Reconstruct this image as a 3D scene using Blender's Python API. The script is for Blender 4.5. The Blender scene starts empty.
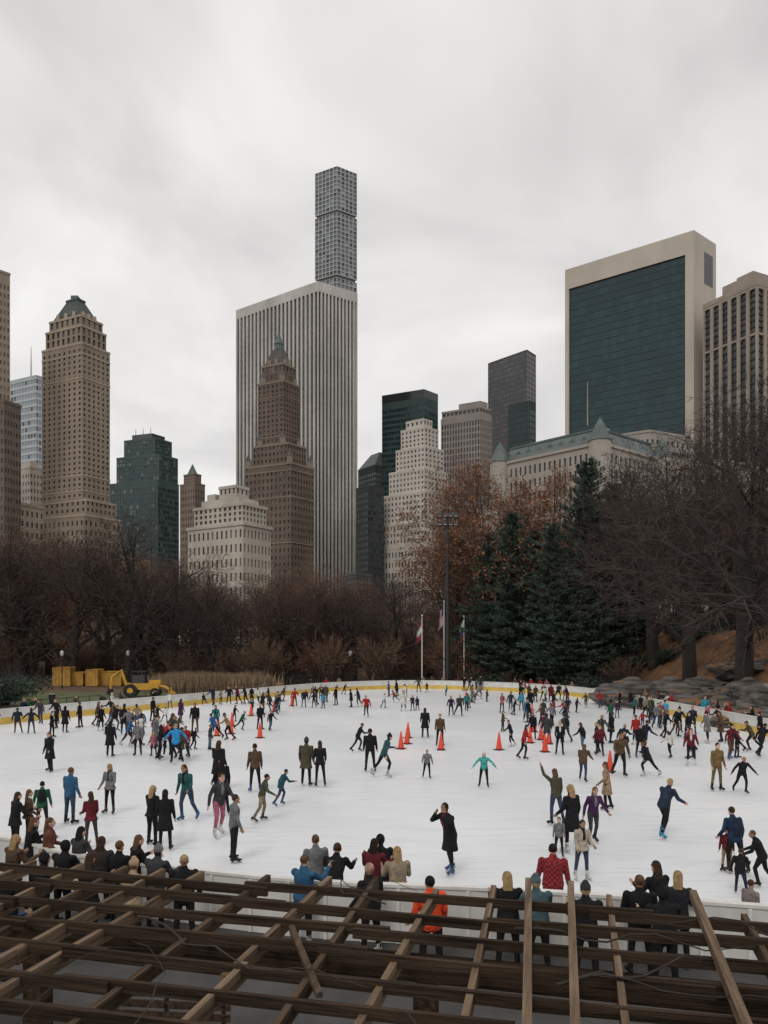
import bpy, math, random
from mathutils import Vector, Matrix, noise
from mathutils.bvhtree import BVHTree
R = random.Random(7)
F = 768.0; CX = 384.0; HY = 645.0; HC = 5.6
def gx(px, d): return (px-CX)/F*d
def gz(py, d): return HC-(py-HY)/F*d
def gd(py): return F*HC/(py-HY)

scene = bpy.context.scene
# ------------------------------------------------------------------ materials
def base_mat(name):
    m = bpy.data.materials.new(name); m.use_nodes = True
    nt = m.node_tree; b = nt.nodes['Principled BSDF']
    return m, nt, b
def mat(name, col, rough=0.8, var=0.25, scale=1.0, bump=0.0, metal=0.0, spec=None, stretch=None, col2=None, coord='Object', detail=3.0):
    m, nt, b = base_mat(name)
    b.inputs['Roughness'].default_value = rough
    b.inputs['Metallic'].default_value = metal
    if spec is not None: b.inputs['Specular IOR Level'].default_value = spec
    if var <= 0 and col2 is None:
        b.inputs['Base Color'].default_value = (*col, 1); return m
    tc = nt.nodes.new('ShaderNodeTexCoord'); mp = nt.nodes.new('ShaderNodeMapping')
    nt.links.new(tc.outputs[coord], mp.inputs['Vector'])
    if stretch: mp.inputs['Scale'].default_value = stretch
    n = nt.nodes.new('ShaderNodeTexNoise'); n.inputs['Scale'].default_value = scale
    n.inputs['Detail'].default_value = detail; n.inputs['Roughness'].default_value = 0.65
    nt.links.new(mp.outputs[0], n.inputs['Vector'])
    cr = nt.nodes.new('ShaderNodeValToRGB')
    cr.color_ramp.elements[0].position = 0.3; cr.color_ramp.elements[1].position = 0.7
    if col2 is None:
        c0 = tuple(c*(1-var) for c in col); c1 = tuple(min(1, c*(1+var)) for c in col)
    else: c0, c1 = col, col2
    cr.color_ramp.elements[0].color = (*c0, 1); cr.color_ramp.elements[1].color = (*c1, 1)
    nt.links.new(n.outputs['Fac'], cr.inputs[0]); nt.links.new(cr.outputs[0], b.inputs['Base Color'])
    if bump > 0:
        bp = nt.nodes.new('ShaderNodeBump'); bp.inputs['Strength'].default_value = bump
        bp.inputs['Distance'].default_value = 0.05
        nt.links.new(n.outputs['Fac'], bp.inputs['Height']); nt.links.new(bp.outputs[0], b.inputs['Normal'])
    return m

# ------------------------------------------------------------------ mesh builder
class MB:
    def __init__(s): s.v=[]; s.f=[]; s.m=[]
    def add(s, vs, fs, mi=0):
        o=len(s.v); s.v.extend([tuple(v) for v in vs])
        for f in fs: s.f.append(tuple(i+o for i in f)); s.m.append(mi)
    def quad(s,a,b,c,d,mi=0): s.add([a,b,c,d],[(0,1,2,3)],mi)
    def prism(s, poly, z0, z1, mi=0, top=None):
        n=len(poly)
        vs=[(p[0],p[1],z0) for p in poly]+[(p[0],p[1],z1) for p in poly]
        fs=[(i,(i+1)%n,n+(i+1)%n,n+i) for i in range(n)]
        s.add(vs,fs,mi)
        s.add([(p[0],p[1],z1) for p in poly],[tuple(range(n))],mi if top is None else top)
        s.add([(p[0],p[1],z0) for p in poly],[tuple(reversed(range(n)))],mi)
    def frust(s, poly0, z0, poly1, z1, mi=0):
        n=len(poly0)
        vs=[(p[0],p[1],z0) for p in poly0]+[(p[0],p[1],z1) for p in poly1]
        s.add(vs,[(i,(i+1)%n,n+(i+1)%n,n+i) for i in range(n)]+[tuple(n+i for i in range(n))],mi)
    def box(s, c, sz, mi=0, M=None):
        x,y,z=sz[0]/2,sz[1]/2,sz[2]/2
        vs=[Vector((i*x,j*y,k*z)) for k in(-1,1) for j in(-1,1) for i in(-1,1)]
        if M is not None: vs=[M@v for v in vs]
        vs=[v+Vector(c) for v in vs]
        s.add(vs,[(0,2,3,1),(4,5,7,6),(0,1,5,4),(2,6,7,3),(0,4,6,2),(1,3,7,5)],mi)
    def tube(s, pts, rad, n=6, mi=0, caps=True):
        rings=[]; pts=[Vector(p) for p in pts]
        for i,p in enumerate(pts):
            d=(pts[min(i+1,len(pts)-1)]-pts[max(i-1,0)])
            if d.length<1e-9: d=Vector((0,0,1))
            d.normalize()
            u=d.cross(Vector((0,0,1)) if abs(d.z)<0.9 else Vector((1,0,0))).normalized(); w=d.cross(u)
            rings.append([p+(u*math.cos(2*math.pi*k/n)+w*math.sin(2*math.pi*k/n))*rad[i] for k in range(n)])
        vs=[v for r in rings for v in r]; fs=[]
        for i in range(len(pts)-1):
            for k in range(n):
                k2=(k+1)%n; fs.append((i*n+k,i*n+k2,(i+1)*n+k2,(i+1)*n+k))
        if caps:
            fs.append(tuple(reversed(range(n)))); fs.append(tuple((len(pts)-1)*n+k for k in range(n)))
        s.add(vs,fs,mi)
    def mesh(s, name, mats, smooth=False):
        me=bpy.data.meshes.new(name); me.from_pydata(s.v,[],s.f)
        for m in mats: me.materials.append(m)
        me.polygons.foreach_set('material_index', s.m)
        if smooth: me.polygons.foreach_set('use_smooth',[True]*len(s.f))
        me.update(); return me
    def obj(s, name, mats, smooth=False, loc=(0,0,0), rot=0, parent=None):
        return place(s.mesh(name,mats,smooth), name, loc, rot, parent=parent)
def place(me, name, loc=(0,0,0), rot=0, sc=1.0, parent=None):
    o=bpy.data.objects.new(name, me); o.location=loc; o.rotation_euler=(0,0,rot)
    o.scale=(sc,sc,sc) if not isinstance(sc,tuple) else sc
    scene.collection.objects.link(o)
    if parent: o.parent=parent
    return o

# ------------------------------------------------------------------ camera
cam=bpy.data.cameras.new('camera'); co=bpy.data.objects.new('camera',cam); scene.collection.objects.link(co)
co.location=(0,0,HC); co.rotation_euler=(math.radians(90),0,0)
cam.sensor_fit='VERTICAL'; cam.sensor_height=24; cam.lens=24*F/1024
cam.shift_y=(HY-512)/1024.0; cam.clip_end=9000; cam.clip_start=0.1
scene.camera=co

# ------------------------------------------------------------------ world + sun
w=bpy.data.worlds.new('World'); scene.world=w; w.use_nodes=True
nt=w.node_tree; nt.nodes.clear(); N=nt.nodes.new; L=nt.links.new
out=N('ShaderNodeOutputWorld'); bg1=N('ShaderNodeBackground'); bg2=N('ShaderNodeBackground'); mx=N('ShaderNodeMixShader')
sky=N('ShaderNodeTexSky'); sky.sky_type='NISHITA'; sky.sun_disc=False
sky.sun_elevation=math.radians(48); sky.sun_rotation=math.radians(200)
L(sky.outputs[0],bg1.inputs[0]); bg1.inputs[1].default_value=0.1
tc=N('ShaderNodeTexCoord'); sp=N('ShaderNodeSeparateXYZ'); L(tc.outputs['Generated'],sp.inputs[0])
mz=N('ShaderNodeMath'); mz.operation='MAXIMUM'; mz.inputs[1].default_value=0.0; L(sp.outputs[2],mz.inputs[0])
az=N('ShaderNodeMath'); az.operation='ADD'; az.inputs[1].default_value=0.35; L(mz.outputs[0],az.inputs[0])
dx=N('ShaderNodeMath'); dx.operation='DIVIDE'; L(sp.outputs[0],dx.inputs[0]); L(az.outputs[0],dx.inputs[1])
dy=N('ShaderNodeMath'); dy.operation='DIVIDE'; L(sp.outputs[1],dy.inputs[0]); L(az.outputs[0],dy.inputs[1])
cb=N('ShaderNodeCombineXYZ'); L(dx.outputs[0],cb.inputs[0]); L(dy.outputs[0],cb.inputs[1])
no=N('ShaderNodeTexNoise'); no.inputs['Scale'].default_value=2.2; no.inputs['Detail'].default_value=4; no.inputs['Roughness'].default_value=0.5
no.inputs['Distortion'].default_value=0.4; L(cb.outputs[0],no.inputs['Vector'])
cr=N('ShaderNodeValToRGB'); cr.color_ramp.elements[0].position=0.32; cr.color_ramp.elements[1].position=0.66
cr.color_ramp.elements[0].color=(0.65,0.63,0.62,1); cr.color_ramp.elements[1].color=(0.98,0.965,0.945,1)
L(no.outputs['Fac'],cr.inputs[0]); L(cr.outputs[0],bg2.inputs[0]); bg2.inputs[1].default_value=1.0
mx.inputs[0].default_value=0.94; L(bg1.outputs[0],mx.inputs[1]); L(bg2.outputs[0],mx.inputs[2]); L(mx.outputs[0],out.inputs[0])
sl=bpy.data.lights.new('sun','SUN'); sl.energy=0.95; sl.angle=math.radians(20); sl.color=(1,0.96,0.9)
so=bpy.data.objects.new('sun',sl); scene.collection.objects.link(so)
so.rotation_euler=(math.radians(42),0,math.radians(-20))
scene.view_settings.view_transform='Standard'

# ------------------------------------------------------------------ rink outline
ctrl=[(-9.3,18.3),(-6.5,16.6),(-1.8,14.9),(2.2,14.3),(5.6,13.6),(11,12.6),(18,14),(23,20),(24.6,30),(23.6,42),(23.2,52),(22.6,64),(22.2,76),(19,87),(11,95.5),(2,98),(-7,92),(-14,79),(-20,67),(-26.5,55),(-30,42),(-27,30),(-18,22)]
def crom(c,k=6):
    o=[]; n=len(c)
    for i in range(n):
        p0,p1,p2,p3=[Vector(c[(i+j)%n]) for j in(-1,0,1,2)]
        for s in range(k):
            t=s/k
            o.append(0.5*((2*p1)+(p2-p0)*t+(2*p0-5*p1+4*p2-p3)*t*t+(3*p1-p0-3*p2+p3)*t**3))
    return o
rink=crom(ctrl)
def inside(x,y,poly=rink):
    c=False; n=len(poly); j=n-1
    for i in range(n):
        xi,yi=poly[i]; xj,yj=poly[j]
        if (yi>y)!=(yj>y) and x<(xj-xi)*(y-yi)/(yj-yi)+xi: c=not c
        j=i
    return c
def rdist(x,y):
    p=Vector((x,y)); return min((p-q).length for q in rink)
def offs(poly,d):
    n=len(poly); o=[]
    for i in range(n):
        t=(poly[(i+1)%n]-poly[i-1]).normalized(); o.append(poly[i]+Vector((t.y,-t.x))*d)
    return o
# ice
def ice_mat():
    m,nt,b=base_mat('ice'); N=nt.nodes.new; L=nt.links.new
    tc=N('ShaderNodeTexCoord')
    n1=N('ShaderNodeTexNoise'); n1.inputs['Scale'].default_value=0.12; n1.inputs['Detail'].default_value=3
    L(tc.outputs['Object'],n1.inputs['Vector'])
    cr=N('ShaderNodeValToRGB'); cr.color_ramp.elements[0].position=0.35; cr.color_ramp.elements[1].position=0.65
    cr.color_ramp.elements[0].color=(0.71,0.725,0.75,1); cr.color_ramp.elements[1].color=(0.81,0.82,0.83,1)
    L(n1.outputs[0],cr.inputs[0])
    ad=None
    for k,(rot,sc) in enumerate([(0.5,(1,14,1)),(-0.7,(1,12,1))]):
        mp=N('ShaderNodeMapping'); mp.inputs['Rotation'].default_value=(0,0,rot); mp.inputs['Scale'].default_value=sc
        L(tc.outputs['Object'],mp.inputs[0])
        n=N('ShaderNodeTexNoise'); n.inputs['Scale'].default_value=0.5; n.inputs['Detail'].default_value=4; n.inputs['Distortion'].default_value=0.8
        L(mp.outputs[0],n.inputs['Vector'])
        r=N('ShaderNodeValToRGB'); r.color_ramp.elements[0].position=0.55; r.color_ramp.elements[1].position=0.65
        r.color_ramp.elements[0].color=(0,0,0,1); L(n.outputs[0],r.inputs[0])
        if ad is None: ad=r.outputs[0]
        else:
            a=N('ShaderNodeMath'); a.operation='MAXIMUM'; L(ad,a.inputs[0]); L(r.outputs[0],a.inputs[1]); ad=a.outputs[0]
    f=N('ShaderNodeMath'); f.operation='MULTIPLY'; f.inputs[1].default_value=0.6; L(ad,f.inputs[0])
    mx=N('ShaderNodeMix'); mx.data_type='RGBA'; L(f.outputs[0],mx.inputs['Factor']); L(cr.outputs[0],mx.inputs['A'])
    mx.inputs['B'].default_value=(0.62,0.64,0.675,1); L(mx.outputs['Result'],b.inputs['Base Color'])
    b.inputs['Roughness'].default_value=0.34; b.inputs['Specular IOR Level'].default_value=0.35
    return m
mb=MB(); mb.add([(p.x,p.y,0) for p in rink],[tuple(range(len(rink)))]); mb.obj('ice_rink',[ice_mat()])
# walkway
asph=mat('asphalt',(0.055,0.052,0.05),0.9,0.35,0.8,0.3)
mb=MB(); o1=offs(rink,0.02); o2=offs(rink,4.0)
n=len(rink)
for i in range(n):
    a,b,c,d=o1[i],o2[i],o2[(i+1)%n],o1[(i+1)%n]
    mb.quad((a.x,a.y,-.006),(b.x,b.y,-.006),(c.x,c.y,-.006),(d.x,d.y,-.006))
mb.obj('walkway',[asph])
# boards
m_board=mat('board_white',(0.60,0.59,0.56),0.45,0.12,1.2); m_yel=mat('board_yellow',(0.60,0.41,0.08),0.5,0.15,2.0); m_rail=mat('board_cap',(0.66,0.65,0.61),0.4,0.1,3)
mb=MB()
def ring(off0,off1,z0,z1,mi,mo=None,my=None):
    a=offs(rink,off0); b=offs(rink,off1)
    for i in range(n):
        j=(i+1)%n
        A,B,C,D=a[i],b[i],b[j],a[j]
        mi_in=my if (my is not None and A.y<30) else mi
        mb.quad((A.x,A.y,z0),(A.x,A.y,z1),(D.x,D.y,z1),(D.x,D.y,z0),mi_in)
        mb.quad((B.x,B.y,z0),(C.x,C.y,z0),(C.x,C.y,z1),(B.x,B.y,z1),mi if mo is None else mo)
        mb.quad((A.x,A.y,z1),(B.x,B.y,z1),(C.x,C.y,z1),(D.x,D.y,z1),mi)
        mb.quad((A.x,A.y,z0),(D.x,D.y,z0),(C.x,C.y,z0),(B.x,B.y,z0),mi)
ring(0.0,0.12,0.0,0.46,1,mo=0,my=0); ring(0.015,0.115,0.465,1.04,0); ring(-0.02,0.14,1.045,1.10,2)
a=offs(rink,0.13)
for i in range(0,n):
    p=a[i]; t=(a[(i+1)%n]-a[i-1]).normalized(); M=Matrix.Rotation(math.atan2(t.y,t.x),3,'Z')
    mb.box((p.x,p.y,0.52),(0.06,0.07,1.02),2,M)
mb.obj('rink_barrier',[m_board,m_yel,m_rail])

# ------------------------------------------------------------------ terrain
def ss(t): t=max(0,min(1,t)); return t*t*(3-2*t)
def terr(x,y):
    h=-0.06
    hr=7.4*ss((x-26.5)/13)*ss((y-44)/14)
    hb=2.2*ss((y-106)/40)
    h+=max(hr,hb)
    if h>0.3: h+=noise.noise(Vector((x*.12,y*.12,0)))*1.4*min(1,h/3)+noise.noise(Vector((x*.4,y*.4,3)))*.5*min(1,h/3)
    return h
xs=[-4500,-2500,-1200,-600,-300,-200,-150,-120]+[-100+2*i for i in range(101)]+[120,150,200,300,600,1200,2500,4500]
ys=[-1500,-500,-150,-50,-20]+[-10+2*i for i in range(91)]+[185,210,250,320,450,700,1200,2500,5000]
m_leaf=mat('leaf_litter',(0.055,0.04,0.028),0.95,0,0.45,0.8,col2=(0.30,0.145,0.06),detail=7)
m_gr=mat('park_ground',(0.06,0.045,0.025),0.95,0,0.25,0.5,col2=(0.15,0.09,0.05),detail=5)
m_grass=mat('grass',(0.045,0.06,0.02),0.95,0,0.5,0.5,col2=(0.11,0.12,0.045),detail=5)
m_soil=mat('dark_paving',(0.016,0.014,0.013),0.95,0,0.6,0.4,col2=(0.05,0.043,0.037),detail=5)
vs=[(x,y,terr(x,y)) for y in ys for x in xs]; nx=len(xs); mb=MB(); mb.v=vs
for j in range(len(ys)-1):
    for i in range(nx-1):
        mb.f.append((j*nx+i,j*nx+i+1,(j+1)*nx+i+1,(j+1)*nx+i))
        x,y=xs[i],ys[j]
        mb.m.append(4 if y<24 else (1 if (x>20 and y<130) else (3 if (x<-18 and 60<y<92) else 2)))
mb.obj('ground',[asph,m_leaf,m_gr,m_grass,m_soil],smooth=True)

# ------------------------------------------------------------------ buildings
g_dark=mat('glass_dark',(0.022,0.025,0.028),0.15,0.2,0.05)
g_mid=mat('glass_mid',(0.06,0.062,0.064),0.2,0.3,0.05)
g_blind=mat('glass_blind',(0.17,0.16,0.14),0.4,0.3,0.05)
g_teal=mat('glass_teal',(0.004,0.027,0.033),0.2,0.3,0.02)
g_teal2=mat('glass_teal_b',(0.007,0.036,0.042),0.22,0.3,0.02)
g_green=mat('glass_green',(0.03,0.06,0.058),0.2,0.25,0.03)
g_blue=mat('glass_blue',(0.22,0.27,0.31),0.2,0.2,0.03)
g_grey=mat('glass_grey',(0.055,0.055,0.058),0.25,0.3,0.02)
g_light=mat('glass_light_grey',(0.12,0.14,0.145),0.2,0.3,0.03)  # lighter grey pane colour, mixed in at random among the windows
def stone(name,c,v=0.22): return mat(name,c,0.85,v,0.07,0,stretch=(1,1,0.45),detail=5)
roofm=mat('roof_grey',(0.14,0.13,0.12),0.9,0.3,0.2)
def fp(A,B,C):
    a,b,c=[Vector((gx(px,d),d)) for px,d in (A,B,C)]
    return [a,b,c,a+c-b]
def sub(f,a0,a1,b0,b1):
    A,B,C,D=f; e1=A-B; e2=C-B
    P=lambda s,t: B+e1*s+e2*t
    return [P(a1,b0),P(a0,b0),P(a0,b1),P(a1,b1)]
def grow_poly(f,k):
    c=sum(f,Vector((0,0)))/len(f)
    return [p+(p-c).normalized()*k for p in f]
def facade(mb,a,b,z0,z1,nc,nr,wf,hf,dep,spd=0.0,mw=0,ms=0,gl=(1,1,2),top=0.03,arch=False,grp=0):
    t=b-a; Lh=t.length; t=t/Lh; nrm=Vector((t.y,-t.x))
    def P(u,z,o): q=a+t*u-nrm*o; return (q.x,q.y,z)
    cw=Lh/nc; pw=cw*(1-wf); H=z1-z0; zt=z1-H*top; rh=(zt-z0)/nr; wh=rh*hf
    mb.quad(P(0,zt,0),P(Lh,zt,0),P(Lh,z1,0),P(0,z1,0),mw)
    for i in range(nc+1):
        u0=max(0,i*cw-pw/2); u1=min(Lh,i*cw+pw/2)
        mb.quad(P(u0,z0,0),P(u1,z0,0),P(u1,zt,0),P(u0,zt,0),mw)
        if i<nc:
            v0,v1=u1,(i+1)*cw-pw/2
            mb.quad(P(v0,z0,0),P(v0,z0,dep),P(v0,zt,dep),P(v0,zt,0),mw)
            mb.quad(P(v1,z0,dep),P(v1,z0,0),P(v1,zt,0),P(v1,zt,dep),mw)
            mb.quad(P(v0,zt,0),P(v0,zt,dep),P(v1,zt,dep),P(v1,zt,0),mw)
            for r in range(nr):
                zb=z0+r*rh; zs=zb+rh-wh; ze=zb+rh
                mb.quad(P(v0,zb,spd),P(v1,zb,spd),P(v1,zs,spd),P(v0,zs,spd),ms)
                mb.quad(P(v0,zb,spd),P(v0,zb,dep),P(v1,zb,dep),P(v1,zb,spd),ms)
                mb.quad(P(v0,zs,dep),P(v1,zs,dep),P(v1,ze,dep),P(v0,ze,dep),R.choice(gl))
            if arch:
                k=6; c=(v0+v1)/2; rr=(v1-v0)/2
                for q in range(k):
                    t0=math.pi*q/k; t1=math.pi*(q+1)/k
                    mb.quad(P(c+rr*math.cos(t1),zt-rr+rr*math.sin(t1),dep*.4),P(c+rr*math.cos(t0),zt-rr+rr*math.sin(t0),dep*.4),P(c+rr*math.cos(t0),zt+.01,dep*.4),P(c+rr*math.cos(t1),zt+.01,dep*.4),mw)
def tier(mb,poly,z0,z1,nc,nr,wf,hf,dep=0.4,par=1.2,proud=0.35,mroof=0,parm=0,back=True,**k):
    ncs=nc if isinstance(nc,(list,tuple)) else None
    for i in range(4):
        a,b=poly[i],poly[(i+1)%4]
        c=ncs[i%2] if ncs else max(2,round(nc*(b-a).length/(poly[1]-poly[0]).length))
        facade(mb,a,b,z0,z1,c,nr,wf,hf,dep,**k)
    g=grow_poly(poly,proud)
    mb.prism(g,z1+0.004,z1+par,parm,top=mroof)
def band(mb,poly,z,h,mi,proud=.3): mb.prism(grow_poly(poly,proud),z,z+h,mi)
def mech(mb,poly,z,h,m,frac=(0.25,0.75,0.25,0.75)):
    mb.prism(sub(poly,*frac),z,z+h,m)

# --- striped marble office tower
m=[stone('marble_white',(0.47,0.45,0.42)),g_dark,g_mid,roofm,stone('spandrel',(0.045,0.045,0.047))]
f=fp((236,560),(318,515),(357.5,533)); mb=MB(); zt=gz(281,515)
tier(mb,f,0,zt-6,[21,11],46,0.56,0.7,1.6,spd=1.2,ms=4,gl=(1,1,1,2),par=6,proud=0.05,parm=0,mroof=3,top=0.003)
mech(mb,f,zt,3,4)
mb.obj('marble_office_tower',m)
# --- slim grid tower
m=[stone('concrete_pale',(0.36,0.37,0.37),0.06),g_mid,g_light,roofm,g_blue]
f=fp((315,915),(337,900),(357,915)); mb=MB(); zt=gz(166,900)
for z0,z1,r in [(0,zt*.62,24),(zt*.625,zt*.77,7),(zt*.776,zt*.905,7),(zt*.91,zt,5)]:
    tier(mb,f,z0,z1-0.5,6,r*2,0.78,0.78,0.7,gl=(1,2,2,2,4),par=0.5,proud=0.02,top=0.0)
for z in (zt*.62,zt*.77,zt*.905): mb.prism(sub(f,.04,.96,.04,.96),z-.6,z+zt*.0065,1)
mb.obj('slim_skyscraper',m)
# --- hotel tower with copper spire
br=stone('brick_brown',(0.135,0.10,0.08),0.3); br2=stone('brick_trim',(0.22,0.175,0.14)); cop=mat('copper_patina',(0.085,0.12,0.11),0.7,0.3,0.15)
slate=mat('slate_brown',(0.09,0.08,0.074),0.8,0.3,0.2)
m=[br,g_dark,g_mid,roofm,br2,cop,slate,g_blind]
D=430; f=fp((245,D+14),(291,D),(314,D+16)); mb=MB(); Z=lambda py: gz(py,D+10)
k=dict(gl=(1,1,2,2,2,7))
tier(mb,f,0,Z(468),[11,8],26,0.42,0.5,.5,parm=4,**k)
for py in(545,500,474): band(mb,f,Z(py),.7,4)
s=sub(f,.12,.88,.1,.9); tier(mb,s,Z(468)+1.2,Z(447),[9,7],3,0.42,0.5,.5,parm=4,**k)
s=sub(f,.24,.80,.16,.84); tier(mb,s,Z(447)+1.2,Z(384),[6,6],12,0.42,0.5,.5,parm=4,**k)
for py in(438,398): band(mb,s,Z(py),.6,4)
s2=sub(f,.29,.75,.22,.78); tier(mb,s2,Z(384)+1.2,Z(366),[5,4],2,0.4,0.62,.3,parm=4,**k)
s3=sub(f,.33,.71,.26,.74); s4=sub(f,.43,.61,.40,.60)
mb.frust(s3,Z(366)+1.2,s4,Z(347),6)
c=sum(s4,Vector((0,0)))/4
oct_=lambda r:[c+Vector((math.cos(i*math.pi/4),math.sin(i*math.pi/4)))*r for i in range(8)]
mb.prism(oct_(2.4),Z(347),Z(341),5); mb.frust(oct_(2.8),Z(341),oct_(0.5),Z(330),5)
mb.tube([(c.x,c.y,Z(331)),(c.x,c.y,Z(318))],[.4,.08],6,5)
for P in (f,s,s2):
    zz=Z(468) if P is f else (Z(447) if P is s else Z(384))
    for q in P:
        q=q*.9+sum(P,Vector((0,0)))/4*.1
        mb.prism([q+Vector(v)*1.5 for v in((-1,-1),(1,-1),(1,1),(-1,1))],zz,zz+4.5,4)
        mb.frust([q+Vector(v)*1.6 for v in((-1,-1),(1,-1),(1,1),(-1,1))],zz+4.5,[q+Vector(v)*.1 for v in((-1,-1),(1,-1),(1,1),(-1,1))],zz+9,6)
for i in range(2):
    a,b=s3[i],s3[i+1]
    for t in(.3,.7):
        q=a.lerp(b,t)*.97+c*.03; mb.prism([q+Vector(v)*1.0 for v in((-1,-1),(1,-1),(1,1),(-1,1))],Z(365),Z(359),4)
mb.obj('spired_hotel_tower',m)
# --- mansard hotel tower at the left
tan=stone('limestone_tan',(0.27,0.215,0.165),0.25); tan2=stone('limestone_light',(0.37,0.305,0.235))
m=[tan,g_dark,g_mid,roofm,tan2,cop,mat('copper_dark',(0.05,0.062,0.058),.7,.3,.15),g_blind]
D=420; f=fp((30,D+18),(84,D),(121,D+22)); mb=MB(); Z=lambda py: gz(py,D+14)
tier(mb,f,0,Z(520),[12,8],14,.4,.5,.5,parm=4,**k)
s=sub(f,.0,.95,.05,.85); tier(mb,s,Z(520)+1.2,Z(505),[10,7],2,.4,.5,.5,parm=4,**k)
s=sub(f,.06,.80,.04,.78); tier(mb,s,Z(505)+1.2,Z(352),[8,6],28,.40,.5,.5,parm=4,**k)
for py in(495,480,385,362): band(mb,s,Z(py),.8,4)
s=sub(f,.10,.76,.08,.74); tier(mb,s,Z(352)+1.2,Z(334),[7,5],2,.45,.75,.7,parm=4,**k)
s1=sub(f,.14,.72,.12,.70); tier(mb,s1,Z(334)+1.2,Z(323),[6,4],1,.45,.7,.6,parm=4,**k)
s2=sub(f,.18,.68,.15,.65); s3=sub(f,.33,.53,.30,.50)
mb.frust(s2,Z(323)+1.2,s3,Z(301),6)
c=sum(s3,Vector((0,0)))/4; mb.prism(grow_poly(s3,.5),Z(301),Z(299),6)
mb.prism([c+Vector(v)*2.0 for v in((-1,-1),(1,-1),(1,1),(-1,1))],Z(299),Z(295),5)
for i in range(2):
    a,b=s2[i],s2[i+1]
    for t in(.2,.5,.8):
        q=a.lerp(b,t)*.97+c*.03; mb.prism([q+Vector(v)*.9 for v in((-1,-1),(1,-1),(1,1),(-1,1))],Z(322),Z(316),4)
mb.obj('mansard_hotel_tower',m)
m=[tan,g_dark,g_mid,roofm,tan2,g_blind]
f=fp((-40,400),(-12,390),(10,398)); mb=MB(); tier(mb,f,0,gz(268,390),[8,6],44,.42,.5,.35,gl=(1,2,5)); mech(mb,f,gz(268,390),8,4); mb.obj('stone_apartment_tower',m)
m=[stone('brick_dark',(0.13,0.10,0.08)),g_dark,g_mid,roofm,g_blind]
f=fp((-30,300),(4,290),(21,298)); mb=MB(); tier(mb,f,0,gz(402,290),[9,6],26,.45,.5,.3,gl=(1,2,2,4)); mech(mb,f,gz(402,290),3,3); mb.obj('brick_apartment_block',m)
m=[stone('metal_pale',(0.42,0.45,0.47),.08),g_blue,g_mid,roofm]
f=fp((8,820),(36,800),(52,815)); mb=MB(); zt=gz(376,800); tier(mb,f,0,zt,[10,6],40,.8,.62,.4,gl=(1,1,1,2),top=.01)
c=f[1]*.6+f[3]*.4; mb.tube([(c.x,c.y,zt),(c.x,c.y,zt+16),(c.x,c.y,zt+36)],[1.0,.7,.25],6,0); mb.obj('pale_glass_tower',m)
m=[stone('stone_beige_mid',(0.34,0.30,0.26)),g_dark,g_mid,roofm]
f=fp((14,560),(30,550),(46,560)); mb=MB(); tier(mb,f,0,gz(468,550),[6,5],24,.4,.5,.3,gl=(1,2)); mech(mb,f,gz(468,550),6,0); mb.obj('stone_office_block',m)
# --- green glass stepped block
m=[stone('mullion_green',(0.06,0.095,0.09)),g_green,g_teal2,roofm,g_grey,g_light]
D=520; f=fp((108,D+14),(158,D),(179,D+16)); mb=MB(); Z=lambda py: gz(py,D+8)
q=dict(gl=(1,1,2,4,1,5),proud=.05)
tier(mb,f,0,Z(484),[16,9],30,.85,.72,.15,**q)
tier(mb,sub(f,.0,.85,.05,.95),Z(484)+1.2,Z(458),[14,8],6,.85,.72,.15,**q)
tier(mb,sub(f,.1,.72,.1,.9),Z(458)+1.2,Z(441),[10,8],4,.85,.72,.15,**q)
mb.prism(sub(f,.2,.6,.2,.8),Z(441)+1.2,Z(434),4)
for a in(.25,.4,.55): c=sub(f,a,a+.02,.3,.5)[0]; mb.tube([(c.x,c.y,Z(436)),(c.x,c.y,Z(427))],[.3,.1],5,4)
mb.obj('green_glass_block',m)
m=[stone('brick_rose',(0.18,0.135,0.11)),g_dark,g_mid,roofm,cop]
D=640; f=fp((180,D+10),(195,D),(205,D+10)); mb=MB(); Z=lambda py: gz(py,D+5)
tier(mb,f,0,Z(485),[6,4],24,.4,.5,.3)
s=sub(f,.15,.85,.15,.85); tier(mb,s,Z(485)+1.2,Z(475),[5,3],3,.4,.5,.3)
s=sub(f,.28,.72,.28,.72); c=sum(s,Vector((0,0)))/4; mb.frust(s,Z(475)+1,[c+(p-c)*.08 for p in s],Z(463),4); mb.obj('pointed_brick_tower',m)
# --- white club building
m=[stone('limestone_white',(0.42,0.385,0.33)),g_dark,g_mid,roofm,tan2,g_blind]
D=300; f=fp((188,D+16),(243,D),(271,D+14)); mb=MB(); Z=lambda py: gz(py,D+8)
tier(mb,f,0,Z(528),[12,8],9,.4,.55,.4,par=1.2,proud=.8,gl=(1,2,2,5))
tier(mb,sub(f,.04,.92,.06,.92),Z(528)+1.2,Z(508),[10,7],3,.5,.6,.5,proud=.5,gl=(1,2,2,5))
mb.prism(sub(f,.12,.8,.1,.8),Z(508)+1.2,Z(499),0,top=3)
tier(mb,sub(f,.2,.5,.15,.6),Z(499),Z(489),[4,3],1,.4,.5,.3)
mb.prism(sub(f,.6,.75,.2,.5),Z(499),Z(492),0)
mb.obj('white_club_building',m)
m=[stone('mullion_dark',(0.05,0.06,0.06)),g_teal2,g_grey,roofm,g_green]
f=fp((358,620),(375,600),(390,612)); mb=MB(); zt=gz(466,600)
tier(mb,f,0,zt,[9,7],36,.85,.7,.15,gl=(1,2,4),proud=.05); mb.frust(sub(f,0,1,0,1),zt+1.2,sub(f,.0,.5,.3,1),gz(451,600),4); mb.obj('slanted_glass_tower',m)
m2=[stone('mullion_black',(0.035,0.04,0.04)),g_dark,g_grey,roofm,g_green]
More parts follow.
